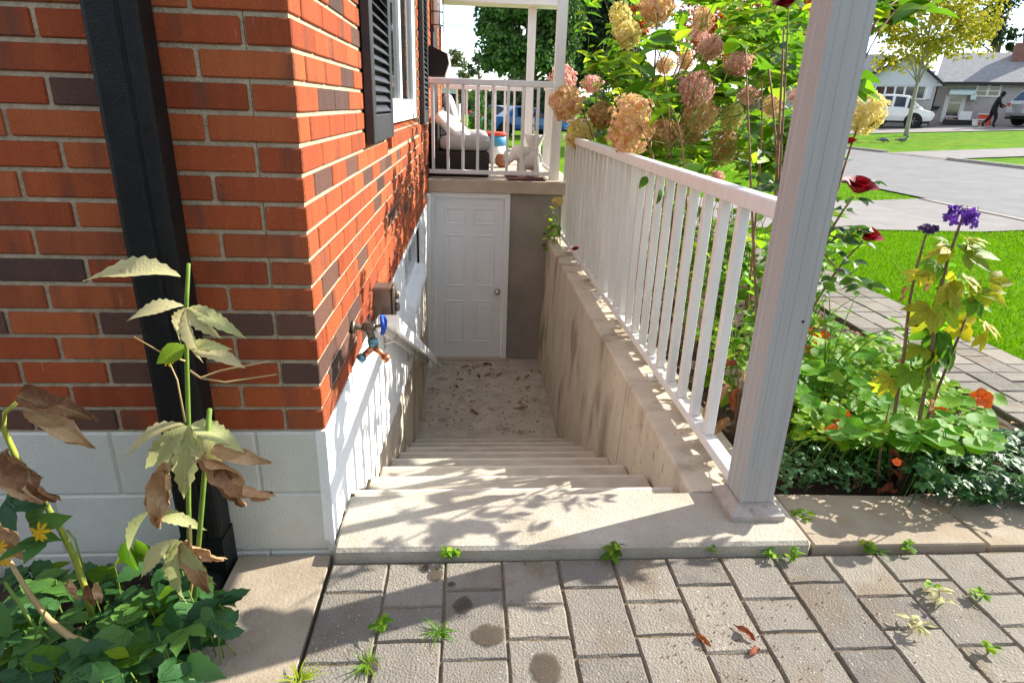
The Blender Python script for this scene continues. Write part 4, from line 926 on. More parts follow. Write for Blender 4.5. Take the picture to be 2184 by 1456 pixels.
for (x, y, pw) in ((1737,748,42),(1742,722,34),(1792,887,40),(1780,922,38),(2000,866,42),(2093,850,46),(1925,775,24),(1757,716,22),(1722,700,22),(1870,830,26),(1912,985,18),(1878,838,20)):
    inst('flower', r.choice(nf), na, orient(onz(x, y, .24), (1, 0, .3), (r.uniform(-.3,.3), -.8, .7), 1.05*pw*(onz(x, y, .24)-CAM).dot(C_F)/FPX))
# --- dark groundcover on either side of the tall purple plant
def cover(name, poly, n, zr, Lr, m, label, lob, seed, lim):
    r = random.Random(seed); mb = MB(); k = 0; xs = [p[0] for p in poly]; ys = [p[1] for p in poly]
    while k < n:
        x, y = r.uniform(min(xs), max(xs)), r.uniform(min(ys), max(ys))
        if not inside(x, y, poly): continue
        p = onz(x, y, r.uniform(*zr)); k += 1
        if not lim(p): continue
        L_ = r.uniform(*Lr); M = orient(p, rdir(r, -.25, .25), (r.uniform(-.35,.35), r.uniform(-.6,.15), 1))
        if lob:
            for a, s in LOB3: leaf_geo(mb, L_*s, L_*.46, 7, .5, .12, .25, .1, M@Matrix.Rotation(a, 4, 'Z'))
        else:
            for a in (-.8, 0, .8): leaf_geo(mb, L_, L_*.8, 4, .5, .1, .1, 0, M@Matrix.Rotation(a*1.3, 4, 'Z'))
        if k % 3 == 0: mb.tube([p, (p.x+r.uniform(-.02,.02), p.y+.03, 0)], .0015, 3, False)
    return tag(stuff(mb.build(name, m, None, True)), label, 'groundcover')
cover('groundcover', [(1655,930),(1850,930),(1900,1000),(1880,1052),(1660,1050)], 520, (.02, .12), (.014, .024), 'leaf_cover_i', 'small-leaved pale green groundcover between the column and the purple flowers', False, 81, lambda p: p.y > 2.02 and p.x < 2.6)
cover('groundcover', [(1930,960),(2060,930),(2300,890),(2350,1090),(2184,1085),(2080,1070),(1960,1050)], 620, (.03, .22), (.035, .06), 'leaf_dark_i', 'dense dark green lobed groundcover spilling over the slab edge', True, 82, lambda p: p.y > 1.86 and p.x < 3.0)
cover('groundcover', [(1700,880),(2120,900),(2160,960),(1900,990),(1700,950)], 420, (.02, .15), (.03, .05), 'leaf_dark_i', 'dark leafy undergrowth beneath the nasturtium leaves', True, 83, lambda p: p.y > 2.02 and p.x < 2.8)

cover('groundcover', [(1700,780),(1770,700),(1900,730),(2010,800),(2110,880),(2100,940),(1900,960),(1700,930)], 900, (.04, .24), (.03, .055), 'leaf_bright_i', 'lime green filler foliage between the round nasturtium leaves', False, 84, lambda p: p.y > 2.05 and p.x < 2.75)
# --- tall plant with purple flowers
r = random.Random(91); PB = onz(1905, 1040, 0); PB.z = 0; YP = PB.y
pp = thing('tall_flower', PB, 'tall spindly plant with yellowing lobed leaves and purple flower clusters', 'plant'); sm_ = MB()
S1 = [ony(x, y, YP) for x, y in ((1915,1035),(1960,900),(1985,760),(2000,640),(2020,560),(2040,500),(2052,465))]
S2 = [ony(x, y, YP+.03) for x, y in ((1895,1035),(1905,900),(1930,740),(1940,640),(1955,570),(1975,500))]
S3 = [ony(x, y, YP-.02) for x, y in ((1870,1035),(1880,940),(1898,860))]; S4 = [ony(x, y, YP+.02) for x, y in ((1925,1035),(1965,930),(2000,830),(2060,680))]
for s in (S1, S2, S4): sm_.tube(s, [.009-.005*i/(len(s)-1) for i in range(len(s))], 6)
sm_.tube(S3, [.005, .004, .003], 5); sm_.build('stems', 'stem_brown', pp, True)
def cluster(p, m, n, D, seed):
    rr = random.Random(seed); mb = MB()
    for i in range(n):
        d = rdir(rr, -.5, 1); q = Vector((d.x*.5, d.y*.5, d.z*.42))*rr.uniform(.7, 1.05); M = orient(q, d.orthogonal(), d, 1., rr.uniform(0, 6))
        for k in range(4): leaf_geo(mb, .20, .16, 3, .6, .1, .3, 0, M@Matrix.Rotation(k*1.57+rr.random()*.4, 4, 'Z')@Matrix.Rotation(.4, 4, 'X'))
    inst('flower_head', mb.mesh('flower_head', m, True), pp, Matrix.Translation(p)@Matrix.Diagonal((D, D, D, 1)))
cluster(S1[-1], 'petal_purple', 42, .095, 1); cluster(S2[-1]+Vector((.004, 0, .015)), 'petal_purple_dark', 34, .055, 2)
for (x, y, pw, dx, dz) in ((2085,550,80,1,.1),(2075,600,60,1,-.3),(2030,610,85,.2,-.6),(1985,570,60,-.7,-.2),(2090,650,70,1,-.2),(2020,660,80,.5,-.5),(1965,670,75,-.8,-.3),(2050,690,80,.6,-.6),(1985,715,80,-.5,-.5),(2030,740,80,.3,-.7),(2000,760,70,.8,-.4),(1950,750,60,-.9,-.2),(1930,800,60,-.6,-.4),(1985,800,75,.4,-.6),(1890,815,60,-.5,-.6),(1950,590,50,-.9,-.2),(2010,530,45,-.8,.2),(2080,520,50,.9,.1),(2130,610,60,1,.1),(2120,700,60,1,-.4),(2095,640,55,.8,.4)):
    p = ony(x-dx*pw*.35, y-10, YP+r.uniform(-.05, .06)); add_leaf('yellow' if r.random() < .55 else 'lobed', pp, p, (dx, -.35, dz), pw*.00145, r, (0, -.6, .8)); add_leaf('yellow' if r.random() < .5 else 'lobed', pp, p+Vector((r.uniform(-.03,.03), r.uniform(-.03,.04), r.uniform(-.05,.02))), (dx*r.uniform(-.6,.6), r.uniform(-.6,.4), dz-.2), pw*.0012, r, (0, -.6, .8))
for (x, y) in ((1925,610),(1975,590),(1985,850),(1920,790)): add_leaf('brown', pp, ony(x, y, YP), (.2, -.2, -1), .055, r, (0, -1, 0), 'dry_leaf')
for (x, y) in ((1912,975),(1905,1000),(1900,955)): add_leaf('rust', pp, ony(x, y, YP-.03), (.5, -.5, -.5), .05, r, (0, -1, 0), 'dry_leaf')
tag(inst('fallen_leaf', LF['rust'][0], None, orient(onz(1880, 1046, .035), (1, .1, 0), (0, 0, 1), .10)) if False else bpy.data.objects.new('fallen_leaf', LF['rust'][0]), 'rust-red dry leaf lying at the foot of the purple-flowered plant', 'leaf')
fl = bpy.data.objects['fallen_leaf']; COL.objects.link(fl); fl.matrix_world = orient(onz(1872, 1048, .03), (1, .1, .05), (0, -.2, 1), .10)

# --- dying perennial in front of the downspout
r = random.Random(101); YL = 1.47
dp = thing('wilting_plant', ony(420, 1290, YL), 'tall wilting plant with pale drooping lobed leaves before the black downspout', 'plant'); sm_ = MB()
A = [ony(x, y, Y) for x, y, Y in ((412,1300,1.46),(405,1180,1.46),(402,1080,1.46),(402,900,1.46),(398,760,1.46),(398,640,1.46),(402,562,1.46))]
sm_.tube(A, [.0075,.007,.0065,.006,.0055,.005,.0045], 8)
B = [ony(x, y, 1.43) for x, y in ((412,1300),(432,1060),(440,960),(447,872))]; sm_.tube(B, [.0065,.0065,.0065,.006], 8)
sm_.build('stem', 'stem_green', dp, True)
tw = MB(); tw.tube([ony(x, y, 1.44) for x, y in ((405,790),(428,806),(470,790),(575,770))], [.003,.003,.0025,.002], 5); tw.tube([ony(x, y, 1.44) for x, y in ((428,806),(480,815),(590,798))], [.0028,.0025,.0015], 5); tw.tube([ony(x, y, 1.44) for x, y in ((395,770),(350,755),(285,718))], [.0025,.002,.0015], 5); tw.tube([ony(x, y, 1.44) for x, y in ((395,900),(378,810),(360,770))], [.0025,.002,.0015], 5)
tw.tube([ony(x, y, 1.42) for x, y in ((395,1330),(412,1230),(405,1120))], .0035, 5); tw.build('twigs', 'stem_straw', dp, True)
def dl(kind, x, y, d, L_, up=(0, -.8, .6), Y=1.44, name='leaf'): return add_leaf(kind, dp, ony(x, y, Y), d, L_, r, up, name)
# (kind, pixel, direction, length)
dl('wilt1', 385, 590, (-1, -.2, .28), .20, (0, -.5, 1)); dl('wilt1', 392, 652, (-.8, -.5, .1), .115, (0, -.5, 1)); dl('wilt1', 405, 655, (.9, -.4, -.25), .125, (0, -.6, .8)); dl('wilt', 398, 655, (0, -.55, -.75), .115, (0, -.8, .5))
dl('wilt1', 405, 738, (.85, -.3, -.05), .13, (0, -.5, 1)); dl('hyd', 392, 735, (-.5, -.6, -.3), .07); dl('wilt1', 410, 735, (.6, -.4, .2), .09)
dl('wilt', 400, 905, (.05, -.55, -.8), .175, (0, -.85, .5)); dl('wilt1', 394, 905, (-1, -.35, -.12), .16, (0, -.6, .9)); dl('wilt1', 408, 905, (.9, -.35, -.1), .14, (0, -.6, .9)); dl('wilt1', 396, 908, (-.45, -.5, -.8), .15, (0, -.85, .5)); dl('wilt1', 405, 908, (.5, -.5, -.75), .16, (0, -.85, .5))
for x, y, d, L_ in ((440, 965, (.75, -.3, -.75), .19), (455, 958, (1, -.2, -.15), .14), (365, 985, (-.35, -.3, -1), .19), (345, 1000, (-.1, -.4, -1), .16), (470, 985, (.3, -.2, -1), .14)): dl('brown', x, y, d, L_, (0, -1, .3), 1.42, 'dry_leaf')
dl('wilt1', 320, 1090, (-.7, -.4, -.75), .145); dl('wilt1', 330, 1095, (.9, -.2, .0), .12, (0, -.3, 1)); dl('hyd', 270, 1150, (.1, -.3, -1), .10, (0, -1, .2)); dl('hyd', 290, 1150, (.5, -.3, -.8), .09, (0, -1, .2))
dl('wilt', 385, 1150, (-.25, -.55, -.8), .165, (0, -.85, .5), 1.40); dl('wilt1', 375, 1150, (-.9, -.4, -.5), .15, (0, -.7, .8), 1.40); dl('brown', 392, 1155, (.5, -.5, -.8), .15, (0, -.9, .4), 1.40, 'dry_leaf'); dl('brown', 400, 1160, (1, -.3, -.5), .10, (0, -.9, .4), 1.42, 'dry_leaf')
yf = flower5_mesh('flower', 'petal_yellow', 8, .34, .1, 4)
for x, y, D in ((360, 767, .035), (337, 1088, .035)): inst('flower', yf, dp, orient(ony(x, y, 1.42), (1, 0, .3), (-.2, -.8, .5), D))
# second, bent stalk nearer the corner of the bed
r = random.Random(111); YB = 1.28
dp2 = thing('wilting_plant', ony(330, 1385, YB), 'bent wilting stalk with curled brown leaves and small yellow flowers in the corner bed', 'plant'); sm_ = MB()
B2 = [ony(x, y, YB) for x, y in ((205,1400),(190,1365),(150,1350),(110,1270),(165,1180),(100,1080),(50,1010),(15,930),(5,890),(40,855))]
B2 = [ony(x, y, Y) for x, y, Y in ((196,1310,1.33),(180,1250,1.32),(160,1190,1.31),(130,1130,1.3),(85,1055,1.3),(35,975,1.3),(8,915,1.3),(10,880,1.3),(45,850,1.3))]
sm_.tube(B2, [.0075,.0075,.0075,.007,.007,.007,.006,.005,.004], 8); sm_.build('stem', 'stem_lime', dp2, True)
MB().tube([ony(x, y, Y) for x, y, Y in ((20,1195,1.3),(60,1262,1.29),(105,1322,1.28),(150,1358,1.27),(190,1372,1.265),(209,1400,1.26))], [.005,.006,.0075,.009,.009,.007], 8).build('stem', 'stem_straw', dp2, True)
def d2(kind, x, y, d, L_, up=(0, -.8, .6), Y=1.29, name='leaf'): return add_leaf(kind, dp2, ony(x, y, Y), d, L_, r, up, name)
d2('brown', 45, 850, (1, -.2, -.1), .15, (0, -.3, 1), name='dry_leaf'); d2('brown', 60, 872, (1, -.3, -.45), .15, (0, -.5, 1), name='dry_leaf'); d2('brown', 15, 960, (.6, -.3, -.9), .15, (0, -1, .2), name='dry_leaf'); d2('brown', 0, 1000, (.5, -.3, -.3), .12, (0, -1, .2), name='dry_leaf'); d2('brown', 5, 1090, (.2, -.3, -1), .13, (0, -1, .2), name='dry_leaf')
for x, y in ((152, 1232), (188, 1245), (206, 1240)): d2('brown', x, y, (.1, -.3, -1), .06, (0, -1, .2), name='dry_leaf')
for x, y, dd in ((60, 1115, (1, -.2, .2)), (10, 1065, (1, -.3, .1)), (-5, 1280, (.2, -.4, -.6)), (100, 1150, (-.5, -.5, .1))): d2('dark', x, y, dd, .10)
for x, y, D in ((85, 1135, .05), (8, 1190, .05), (0, 1165, .035)): inst('flower', yf, dp2, orient(ony(x, y, 1.26), (1, 0, .3), (.1, -.9, .4), D))
tw = MB(); tw.tube([ony(x, y, 1.27) for x, y in ((10,1240),(70,1330),(150,1400))], .004, 5); tw.tube([ony(x, y, 1.3) for x, y in ((180,1220),(160,1150),(143,1130))], .0025, 5); tw.tube([ony(x, y, 1.26) for x, y in ((60,1440),(75,1360),(100,1290))], .0025, 5); tw.build('twigs', 'stem_green', dp2, True)
# low green leaves filling the corner bed
r = random.Random(121); lowp = [(0,1300),(60,1210),(130,1230),(200,1215),(290,1180),(380,1190),(480,1290),(500,1330),(470,1400),(440,1470),(0,1470)]
cb_ = thing('bedding_plant', (-.95, 1.25, -.05), 'low dark green lobed foliage filling the corner bed under the downspout', 'plant'); k = 0; sm_ = MB()
while k < 190:
    x, y = r.uniform(-40, 505), r.uniform(1180, 1470)
    if not inside(x, y, lowp): continue
    z = r.uniform(0., .15); p = onz(x, y, z); k += 1
    if p.y > 1.66 or (p.x > -.72 and p.y < 1.25): continue
    sm_.tube([p, (p.x+r.uniform(-.03,.03), p.y+r.uniform(0,.05), -.06)], .002, 4, False)
    add_leaf('dark' if r.random() < .85 else 'hyd', cb_, p, rdir(r, -.3, .4), r.uniform(.055, .11), r, (0, -.5, 1))
for x, y, dd, L_ in ((395,1320,(.9,-.3,.05),.12), (375,1350,(0,-.2,.9),.10), (400,1400,(.6,-.5,.1),.13), (250,1410,(-.7,-.4,.3),.12), (330,1265,(.3,-.4,.5),.10)): add_leaf('dark', cb_, onz(x, y, .1), dd, L_, r, (0, -.7, .7))
sm_.build('stalks', 'stem_green', cb_, True)

# --- plant at the far end of the retaining wall
r = random.Random(131); wp = thing('trailing_plant', (.92, 6.45, .045), 'small plant with lime flower heads hanging over the far end of the retaining wall', 'plant'); sm_ = MB()
for i in range(34):
    x, y = r.gauss(1160, 18), r.gauss(465, 16); p = onx(x, y, r.uniform(.82, .95)); p.y = min(p.y, 6.7); sm_.tube(bez((.95, 6.45, .05), (.93, 6.45, .35), p, 5), .003, 4); add_leaf('hyd', wp, p, rdir(r, -.6, .3), r.uniform(.06, .10), r)
sm_.build('stems', 'stem_green', wp, True)
for x, y in ((1125, 437), (1128, 488), (1168, 455), (1190, 430), (1150, 440)): inst('flower_head', PAN['cream'][0], wp, Matrix.Translation(onx(x, y, .86))@Matrix.Diagonal((.10, .10, .09, 1)))
lime = MATS['petal_cream']
# --- weeds in the joints
def weed(x, y, kind, label, group, seed, s=1.):
    r = random.Random(seed); p = onz(x, y, .0); t = thing('weed', p, label, 'weed', group); mb = MB()
    if kind == 'grass':
        for i in range(26): d = rdir(r, .2, 1.2); leaf_geo(mb, r.uniform(.03,.075)*s, .004, 4, .3, .1, .5, 0, orient(p+Vector((r.uniform(-.008,.008), r.uniform(-.008,.008), 0)), d))
        mb.build('blades', 'leaf_bright', t, True)
    else:
        sm2 = MB()
        for i in range(4): q = p+Vector((r.uniform(-.02,.02)*s, r.uniform(-.02,.02)*s, r.uniform(.015,.05)*s)); sm2.tube([p, q], .0015, 4); mb2 = [add_leaf({'pale': 'wilt1', 'broad': 'bright', 'dark': 'hyd'}[kind], t, q, rdir(r, -.1, .5), r.uniform(.022,.04)*s, r) for j in range(4)]
        sm2.build('stems', 'stem_green', t)
W1 = 'small green broad-leaved weed sprouting from a paver joint'; W2 = 'thin grass tuft growing between two pavers'; W3 = 'pale silvery weed rosette lying on the sunny pavers'
for i, (x, y) in enumerate(((815,1345), (1690,1195), (1640,1190), (1850,1178), (1930,1178), (2090,1280), (2105,1395), (1515,1180), (1985,1260))): weed(x, y, 'broad', W1, 'broad-leaved weeds in the paving', 200+i, .8)
for i, (x, y) in enumerate(((935,1345), (785,1415), (1870,1172), (640,1450))): weed(x, y, 'grass', W2, 'grass tufts in the paving', 230+i)
weed(962, 1195, 'broad', 'glossy green seedling standing right against the front of the top slab', None, 250, 1.05); weed(1305, 1190, 'dark', 'dark bluish seedling standing against the front of the top slab', None, 251, 1.2)
for i, (x, y) in enumerate(((2005,1290), (1950,1345))): weed(x, y, 'pale', W3, 'pale weeds on the pavers', 260+i, 1.1)
weed(1700, 1110, 'broad', 'pale creeping weed beside the foot of the big column', None, 270, 1.)
# --- fallen leaves and crumbs
r = random.Random(141)
def fallen(p, L_, label, group, kind='brown'):
    o = bpy.data.objects.new('fallen_leaf', r.choice(LF[kind])); COL.objects.link(o); o.matrix_world = orient(p, rdir(r, -.1, .1), (r.uniform(-.3,.3), r.uniform(-.3,.3), 1), (L_*.8, L_, L_*.5)); tag(o, label, 'leaf', group)
for i in range(34):
    x, y = r.uniform(925, 1150), min(925, 775+abs(r.gauss(0, 55))); fallen(onz(x, y, -1.365), r.uniform(.05, .12), 'small dried leaf lying on the landing floor before the basement door', 'dried leaves on the landing', 'brown' if r.random() < .7 else 'rust')
for x, y, L_ in ((1610, 1365, .07), (1600, 1395, .06), (1515, 1378, .06)): fallen(onz(x, y, .008), L_, 'curled rust-coloured dry leaf lying on the pavers', 'rusty leaves on the pavers', 'rust')
cr = MB()
for i in range(260):
    x, y = r.gauss(1560, 120), r.gauss(1340, 50)
    if i % 2: x, y = r.uniform(700, 2184), r.uniform(1200, 1456)
    p = onz(x, y, .003); s = r.uniform(.0012, .0045); cr.add([(p.x-s, p.y, .001), (p.x, p.y-s*.7, .001), (p.x+s*1.3, p.y+s*.3, .001), (p.x, p.y, .001+s)], [(0,1,3), (1,2,3), (2,0,3)])
for i in range(420):
    p = onz(r.uniform(915, 1165), r.uniform(768, 925), -1.38); s = r.uniform(.003, .012); cr.add([(p.x-s, p.y, p.z), (p.x, p.y-s, p.z), (p.x+s, p.y, p.z), (p.x, p.y+s*.3, p.z+s*.6)], [(0,1,3), (1,2,3), (2,0,3)])
tag(stuff(cr.build('crumbs', 'leaf_brown_i')), 'dark crumbs of leaf and soil scattered over paving and landing', 'debris')
# --- grass blades of the near lawn
r = random.Random(151); gb = MB(); V = []; Fc = []
for i in range(85000):
    if i % 6: x, y = 3.53+(r.random()**1.5)*5, r.uniform(2.2, 8.1)
    else: x, y = r.uniform(3.6, 8.15), r.uniform(11.08, 17)
    h = r.uniform(.022, .05); a = r.uniform(0, 6.28); w = .0035*(1+.25*(x-3.5)); z = terr(x)-.02; k = len(V); lx, ly = r.gauss(0, .02), r.gauss(0, .02)
    V += [(x-w*math.cos(a), y-w*math.sin(a), z), (x+w*math.cos(a), y+w*math.sin(a), z), (x+lx, y+ly, z+h)]; Fc.append((k, k+1, k+2))
gb.add(V, Fc); tag(stuff(gb.build('grass', 'grass_blade')), 'bright green mown grass of the front lawn beside the path', 'grass')

# ================================================================== across the street
def vec2(p): return Vector((p.x, p.y))
HP = far(2030, 262, 45); d0 = Vector((HP.x, HP.y, 0)).normalized(); u0 = Vector((d0.y, -d0.x, 0)); HRZ = math.atan2(u0.y, u0.x)
def fac(x, y, dep=0.):
    """pixel on the plane of the far facade (moved back by dep) -> local (u, z)"""
    dr_ = ray(x, y); t = (HP+d0*dep-CAM).dot(d0)/dr_.dot(d0); p = CAM+dr_*t-HP; return p.dot(u0), p.z
H0 = terr(HP.x)-HP.z
nh = thing('bungalow', HP, 'grey stone bungalow with white gable and pale green door awning across the street', 'house', None, HRZ)
def npart(mb, name, m, parent=None, smooth=False): return mb.build(name, m, parent or nh, smooth, (0,0,0))
def rect(x0, y0, x1, y1, dep=0.): (a, t), (b, l) = fac(x0, y0, dep), fac(x1, y1, dep); return a, b, l, t
zb = -.6; _, ze = fac(2090, 174); _, zr = fac(2090, 113, 4); ul, _ = fac(1815, 200); ur = fac(2184, 200)[0]+6
gl, _ = fac(1838, 170); gr, _ = fac(2013, 172); ga, gz = fac(1945, 116, -1.2)
npart(MB().box((gr-.2, 0, zb), (ur, 8, ze)), 'stone_wall', 'stone_veneer')
npart(MB().box((gl, -1.2, zb), (gr-.25, 7.9, ze)), 'front_wall', 'stone_veneer')
npart(MB().box((ul-4, 1.5, zb), (gl-.02, 7.5, ze)), 'side_wing', 'stone_veneer')
npart(MB().prism([(gl+.05, ze-.35), (gr-.3, ze-.35), (gr-.3, ze), (ga, gz-.15), (gl+.05, ze)], -1.28, -1.205, 'y'), 'gable_wall', 'siding_white')
for k in range(9):
    zz = ze-.3+k*.2; hw = (gr-gl)/2*(1-max(0, zz-ze)/max(.1, gz-ze))-.25
    if hw > .2: npart(MB().box((ga-hw, -1.295, zz), (ga+hw, -1.281, zz+.17)), 'siding_board', 'siding_white')
npart(MB().add([(gr-.4,-.5,ze-.06),(ur+.5,-.5,ze-.06),(ur+.5,4,zr),(gr-.4,4,zr),(ur+.5,8.6,ze),(gr-.4,8.6,ze)], [(0,1,2,3),(3,2,4,5),(0,3,5)]), 'roof', 'shingle')
npart(MB().add([(ul-4.5,1.1,ze-.06),(gl+.5,1.1,ze-.06),(gl+.5,4,zr),(ul-4.5,4,zr),(ul-4.5,8,ze),(gl+.5,8,ze)], [(0,1,2,3),(3,2,5,4)]), 'wing_roof', 'shingle')
npart(MB().add([(gl-.35,-1.6,ze-.18),(ga,-1.6,gz+.05),(gr+.1,-1.6,ze-.18),(gl-.35,4,ze-.18),(ga,5,gz+.05),(gr+.1,4,ze-.18)], [(0,1,4,3),(1,2,5,4)]), 'gable_roof', 'shingle')
for (a, b) in (((gl-.35, ze-.2), (ga, gz+.04)), ((gr+.12, ze-.2), (ga, gz+.04))):
    npart(MB().prism([(a[0], a[1]-.16), (b[0], b[1]-.2), (b[0], b[1]), (a[0], a[1])], -1.66, -1.62, 'y'), 'barge_board', 'fascia_dark')
npart(MB().box((gr+.1, -.56, ze-.2), (ur+.5, -.505, ze-.05)), 'fascia', 'fascia_dark')
def nwindow(x0, y0, x1, y1, dep, bars, transom=None):
    a, b, lo, hi = rect(x0, y0, x1, y1, dep); w = npart(MB().box((a-.08, dep-.08, lo-.08), (b+.08, dep-.02, lo)).box((a-.08, dep-.08, hi), (b+.08, dep-.02, hi+.08)).box((a-.08, dep-.08, lo), (a, dep-.02, hi)).box((b, dep-.08, lo), (b+.08, dep-.02, hi)), 'window', 'frame_white')
    for i in range(1, bars): u = a+(b-a)*i/bars; npart(MB().box((u-.05, dep-.075, lo), (u+.05, dep-.025, hi)), 'mullion', 'frame_white', w)
    if transom: z = lo+(hi-lo)*transom; npart(MB().box((a, dep-.07, z-.025), (b, dep-.03, z+.025)), 'transom', 'frame_white', w)
    npart(MB().box((a, dep-.05, lo), (b, dep-.04, hi)), 'pane', 'car_glass', w)
nwindow(1870, 185, 1944, 223, -1.2, 4, .45); nwindow(1961, 180, 1972, 210, -1.2, 1); nwindow(2088, 180, 2128, 204, 0, 2, .4); nwindow(1832, 190, 1840, 208, 1.45, 1)
a, b, lo, hi = rect(1975, 182, 1984, 212, -1.2); npart(MB().box((a, -1.26, lo), (b, -1.21, hi)), 'shutter', 'siding_white')
a, b, lo, hi = rect(2018, 203, 2048, 262); nd = npart(MB().box((a, -.06, lo), (b, -.005, hi)), 'door', 'frame_white')
npart(MB().box((a+.22, -.07, lo+.35), (b-.22, -.0615, lo+1.0)), 'lower_pane', 'car_glass', nd); npart(MB().box((a+.22, -.07, lo+1.08), (b-.22, -.0615, hi-.15)), 'upper_pane', 'car_glass', nd)
a, b, lo, hi = rect(2028, 188, 2080, 199); npart(MB().prism([(-.01, hi), (-.9, lo), (-.9, lo-.12), (-.86, lo-.12), (-.02, hi-.12)], a, b, 'x'), 'awning', 'awning')
a2, b2, lo2, hi2 = rect(2072, 199, 2080, 214); npart(MB().box((a2, -.9, lo2), (b2, -.02, lo-.06)), 'awning_side', 'awning')
a, b, lo, hi = rect(2168, 92, 2200, 166, 2.5); npart(MB().box((a, 2.5, lo), (b, 3.6, hi)), 'chimney', 'chimney_brick')
a, b, lo, hi = rect(2160, 121, 2174, 128, 3); npart(MB().box((a, 2.6, lo-.1), (b, 3.0, hi)), 'roof_vent', 'fascia_dark')
a, b, lo, hi = rect(1990, 227, 2004, 234); npart(MB().prism([(a, hi), (b, hi), (b-.08, lo), (a+.08, lo)], -.28, -.005, 'y'), 'wall_planter', 'fascia_dark')
def at_far(x, y, dep=-3.): u, z = fac(x, y, dep); p = HP+u0*u+d0*dep; p.z = terr(p.x)+.012; return p

# ------------------------------------------------------------------ cars
def car(name, loc, rz, paint, label, L_=4.6, Hh=1.68, Wd=1.84, kind='suv', group=None):
    t = thing(name, loc, label, 'car', group, rz); h = L_/2; w = Wd/2
    # stations: x, bottom, belt, roof, half width at belt, half width at roof
    if kind == 'suv': ST = [(-h, .55, .95, .96, .80, .78), (-h+.06, .42, 1.02, 1.10, .88, .72), (-h+.45, .36, 1.05, Hh-.10, .92, .66), (-h+1.0, .32, 1.03, Hh, .92, .68), (-.2, .30, 1.00, Hh, .92, .69), (.45, .30, .98, Hh-.05, .92, .68), (1.15, .30, .98, 1.05, .92, .80), (h-.55, .33, .93, .96, .90, .82), (h-.12, .40, .82, .85, .82, .74), (h, .48, .70, .72, .66, .6)]
    else: ST = [(-h, .50, .80, .82, .76, .72), (-h+.1, .36, .90, .93, .84, .78), (-h+.9, .30, .92, .96, .88, .80), (-h+1.5, .28, .90, Hh, .88, .62), (-.1, .28, .88, Hh, .88, .64), (.35, .28, .87, Hh-.06, .88, .64), (1.15, .28, .86, .92, .88, .78), (h-.4, .32, .80, .83, .84, .76), (h, .46, .62, .64, .66, .6)]
    vs = []; mb = MB()
    for x, zb_, zbelt, zr_, wb_, wr_ in ST:
        zs = [(wb_*.93, zb_), (wb_, zb_+(zbelt-zb_)*.45), (wb_*.975, zbelt), (wr_, zr_-.03), (wr_*.8, zr_)]
        vs += [(x, -a*w/.92, z) for a, z in zs]+[(x, a*w/.92, z) for a, z in reversed(zs)]
    n = 10; fs = [(i*n+k, i*n+(k+1) % n, (i+1)*n+(k+1) % n, (i+1)*n+k) for i in range(len(ST)-1) for k in range(n)]+[tuple(range(n)), tuple((len(ST)-1)*n+k for k in range(n))[::-1]]
    mb.add(vs, fs); body = mb.build('body', paint, t, False, (0,0,0))
    G = lambda i, k: Vector(vs[i*n+k])
    cab = (2, 3, 4, 5) if kind == 'suv' else (3, 4, 5)
    first, last = cab[0], cab[-1]
    for sgn in (0, 1):
        ks = (2, 3) if sgn == 0 else (7, 6)
        segs = [(first, first+1), (first+1, first+2)]+([(first+2, last), (last, last+1)] if kind == 'suv' else [(last, last+1)])
        for (i, j) in segs:
            A, B, C_, D_ = G(i, ks[0]), G(j, ks[0]), G(j, ks[1]), G(i, ks[1])
            if j == last+1: C_ = A.lerp(B, .7)*.15+(B.lerp(C_, .5))*.85 if False else B.lerp(D_, .12)
            q = [A.lerp(C_, .10), B.lerp(D_, .10), C_.lerp(A, .12), D_.lerp(B, .12)]; off = Vector((0, -.012 if sgn == 0 else .012, 0))
            MB().add([p+off for p in q], [(0,1,2,3)] if sgn == 0 else [(3,2,1,0)]).build('side_window', 'car_glass', t, False, (0,0,0))
    def pane(i, j, nm, off):
        q = [G(i, 3).lerp(G(i, 6), .06), G(i, 6).lerp(G(i, 3), .06), G(j, 6).lerp(G(j, 3), .06), G(j, 3).lerp(G(j, 6), .06)]; q = [q[0].lerp(q[3], .08), q[1].lerp(q[2], .08), q[2].lerp(q[1], .08), q[3].lerp(q[0], .08)]
        MB().add([p+Vector(off) for p in q], [(0,1,2,3)]).build(nm, 'car_glass', t, False, (0,0,0))
    pane(last, last+1, 'windscreen', (.02, 0, .025)); pane(first-1, first, 'rear_window', (-.02, 0, .025))
    R_ = .36 if kind == 'suv' else .32
    tm = MB().lathe([(.20, -.10), (R_-.03, -.11), (R_, -.09), (R_, .09), (R_-.03, .11), (.20, .10)], (0,0,0), 24, 'y').mesh('tyre', 'tyre', True)
    rm_ = MB().lathe([(.0, -.06), (.06, -.075), (.07, -.05), (.19, -.055), (.235, -.09), (.235, .05), (0, .05)], (0,0,0), 20, 'y')
    for k in range(5): a = k*2*math.pi/5; rm_.tube([(0, -.085, 0), (.21*math.cos(a), -.085, .21*math.sin(a))], .028, 4)
    rm_ = rm_.mesh('rim', 'rim')
    for x in (-h+.92, h-.88):
        for s in (-1, 1):
            o = bpy.data.objects.new('wheel', MB().lathe([(R_+.06, -.05), (R_+.06, .05)], (0,0,0), 24, 'y').mesh('wheel_arch', 'tyre')); COL.objects.link(o); o.parent = t; o.location = (x, s*(w-.045), R_+.0)
            for me, nm in ((tm, 'tyre'), (rm_, 'rim')):
                q = bpy.data.objects.new(nm, me); COL.objects.link(q); q.parent = o; q.location = (0, s*.025, 0); q.rotation_euler = (0, 0, 0 if s < 0 else math.pi)
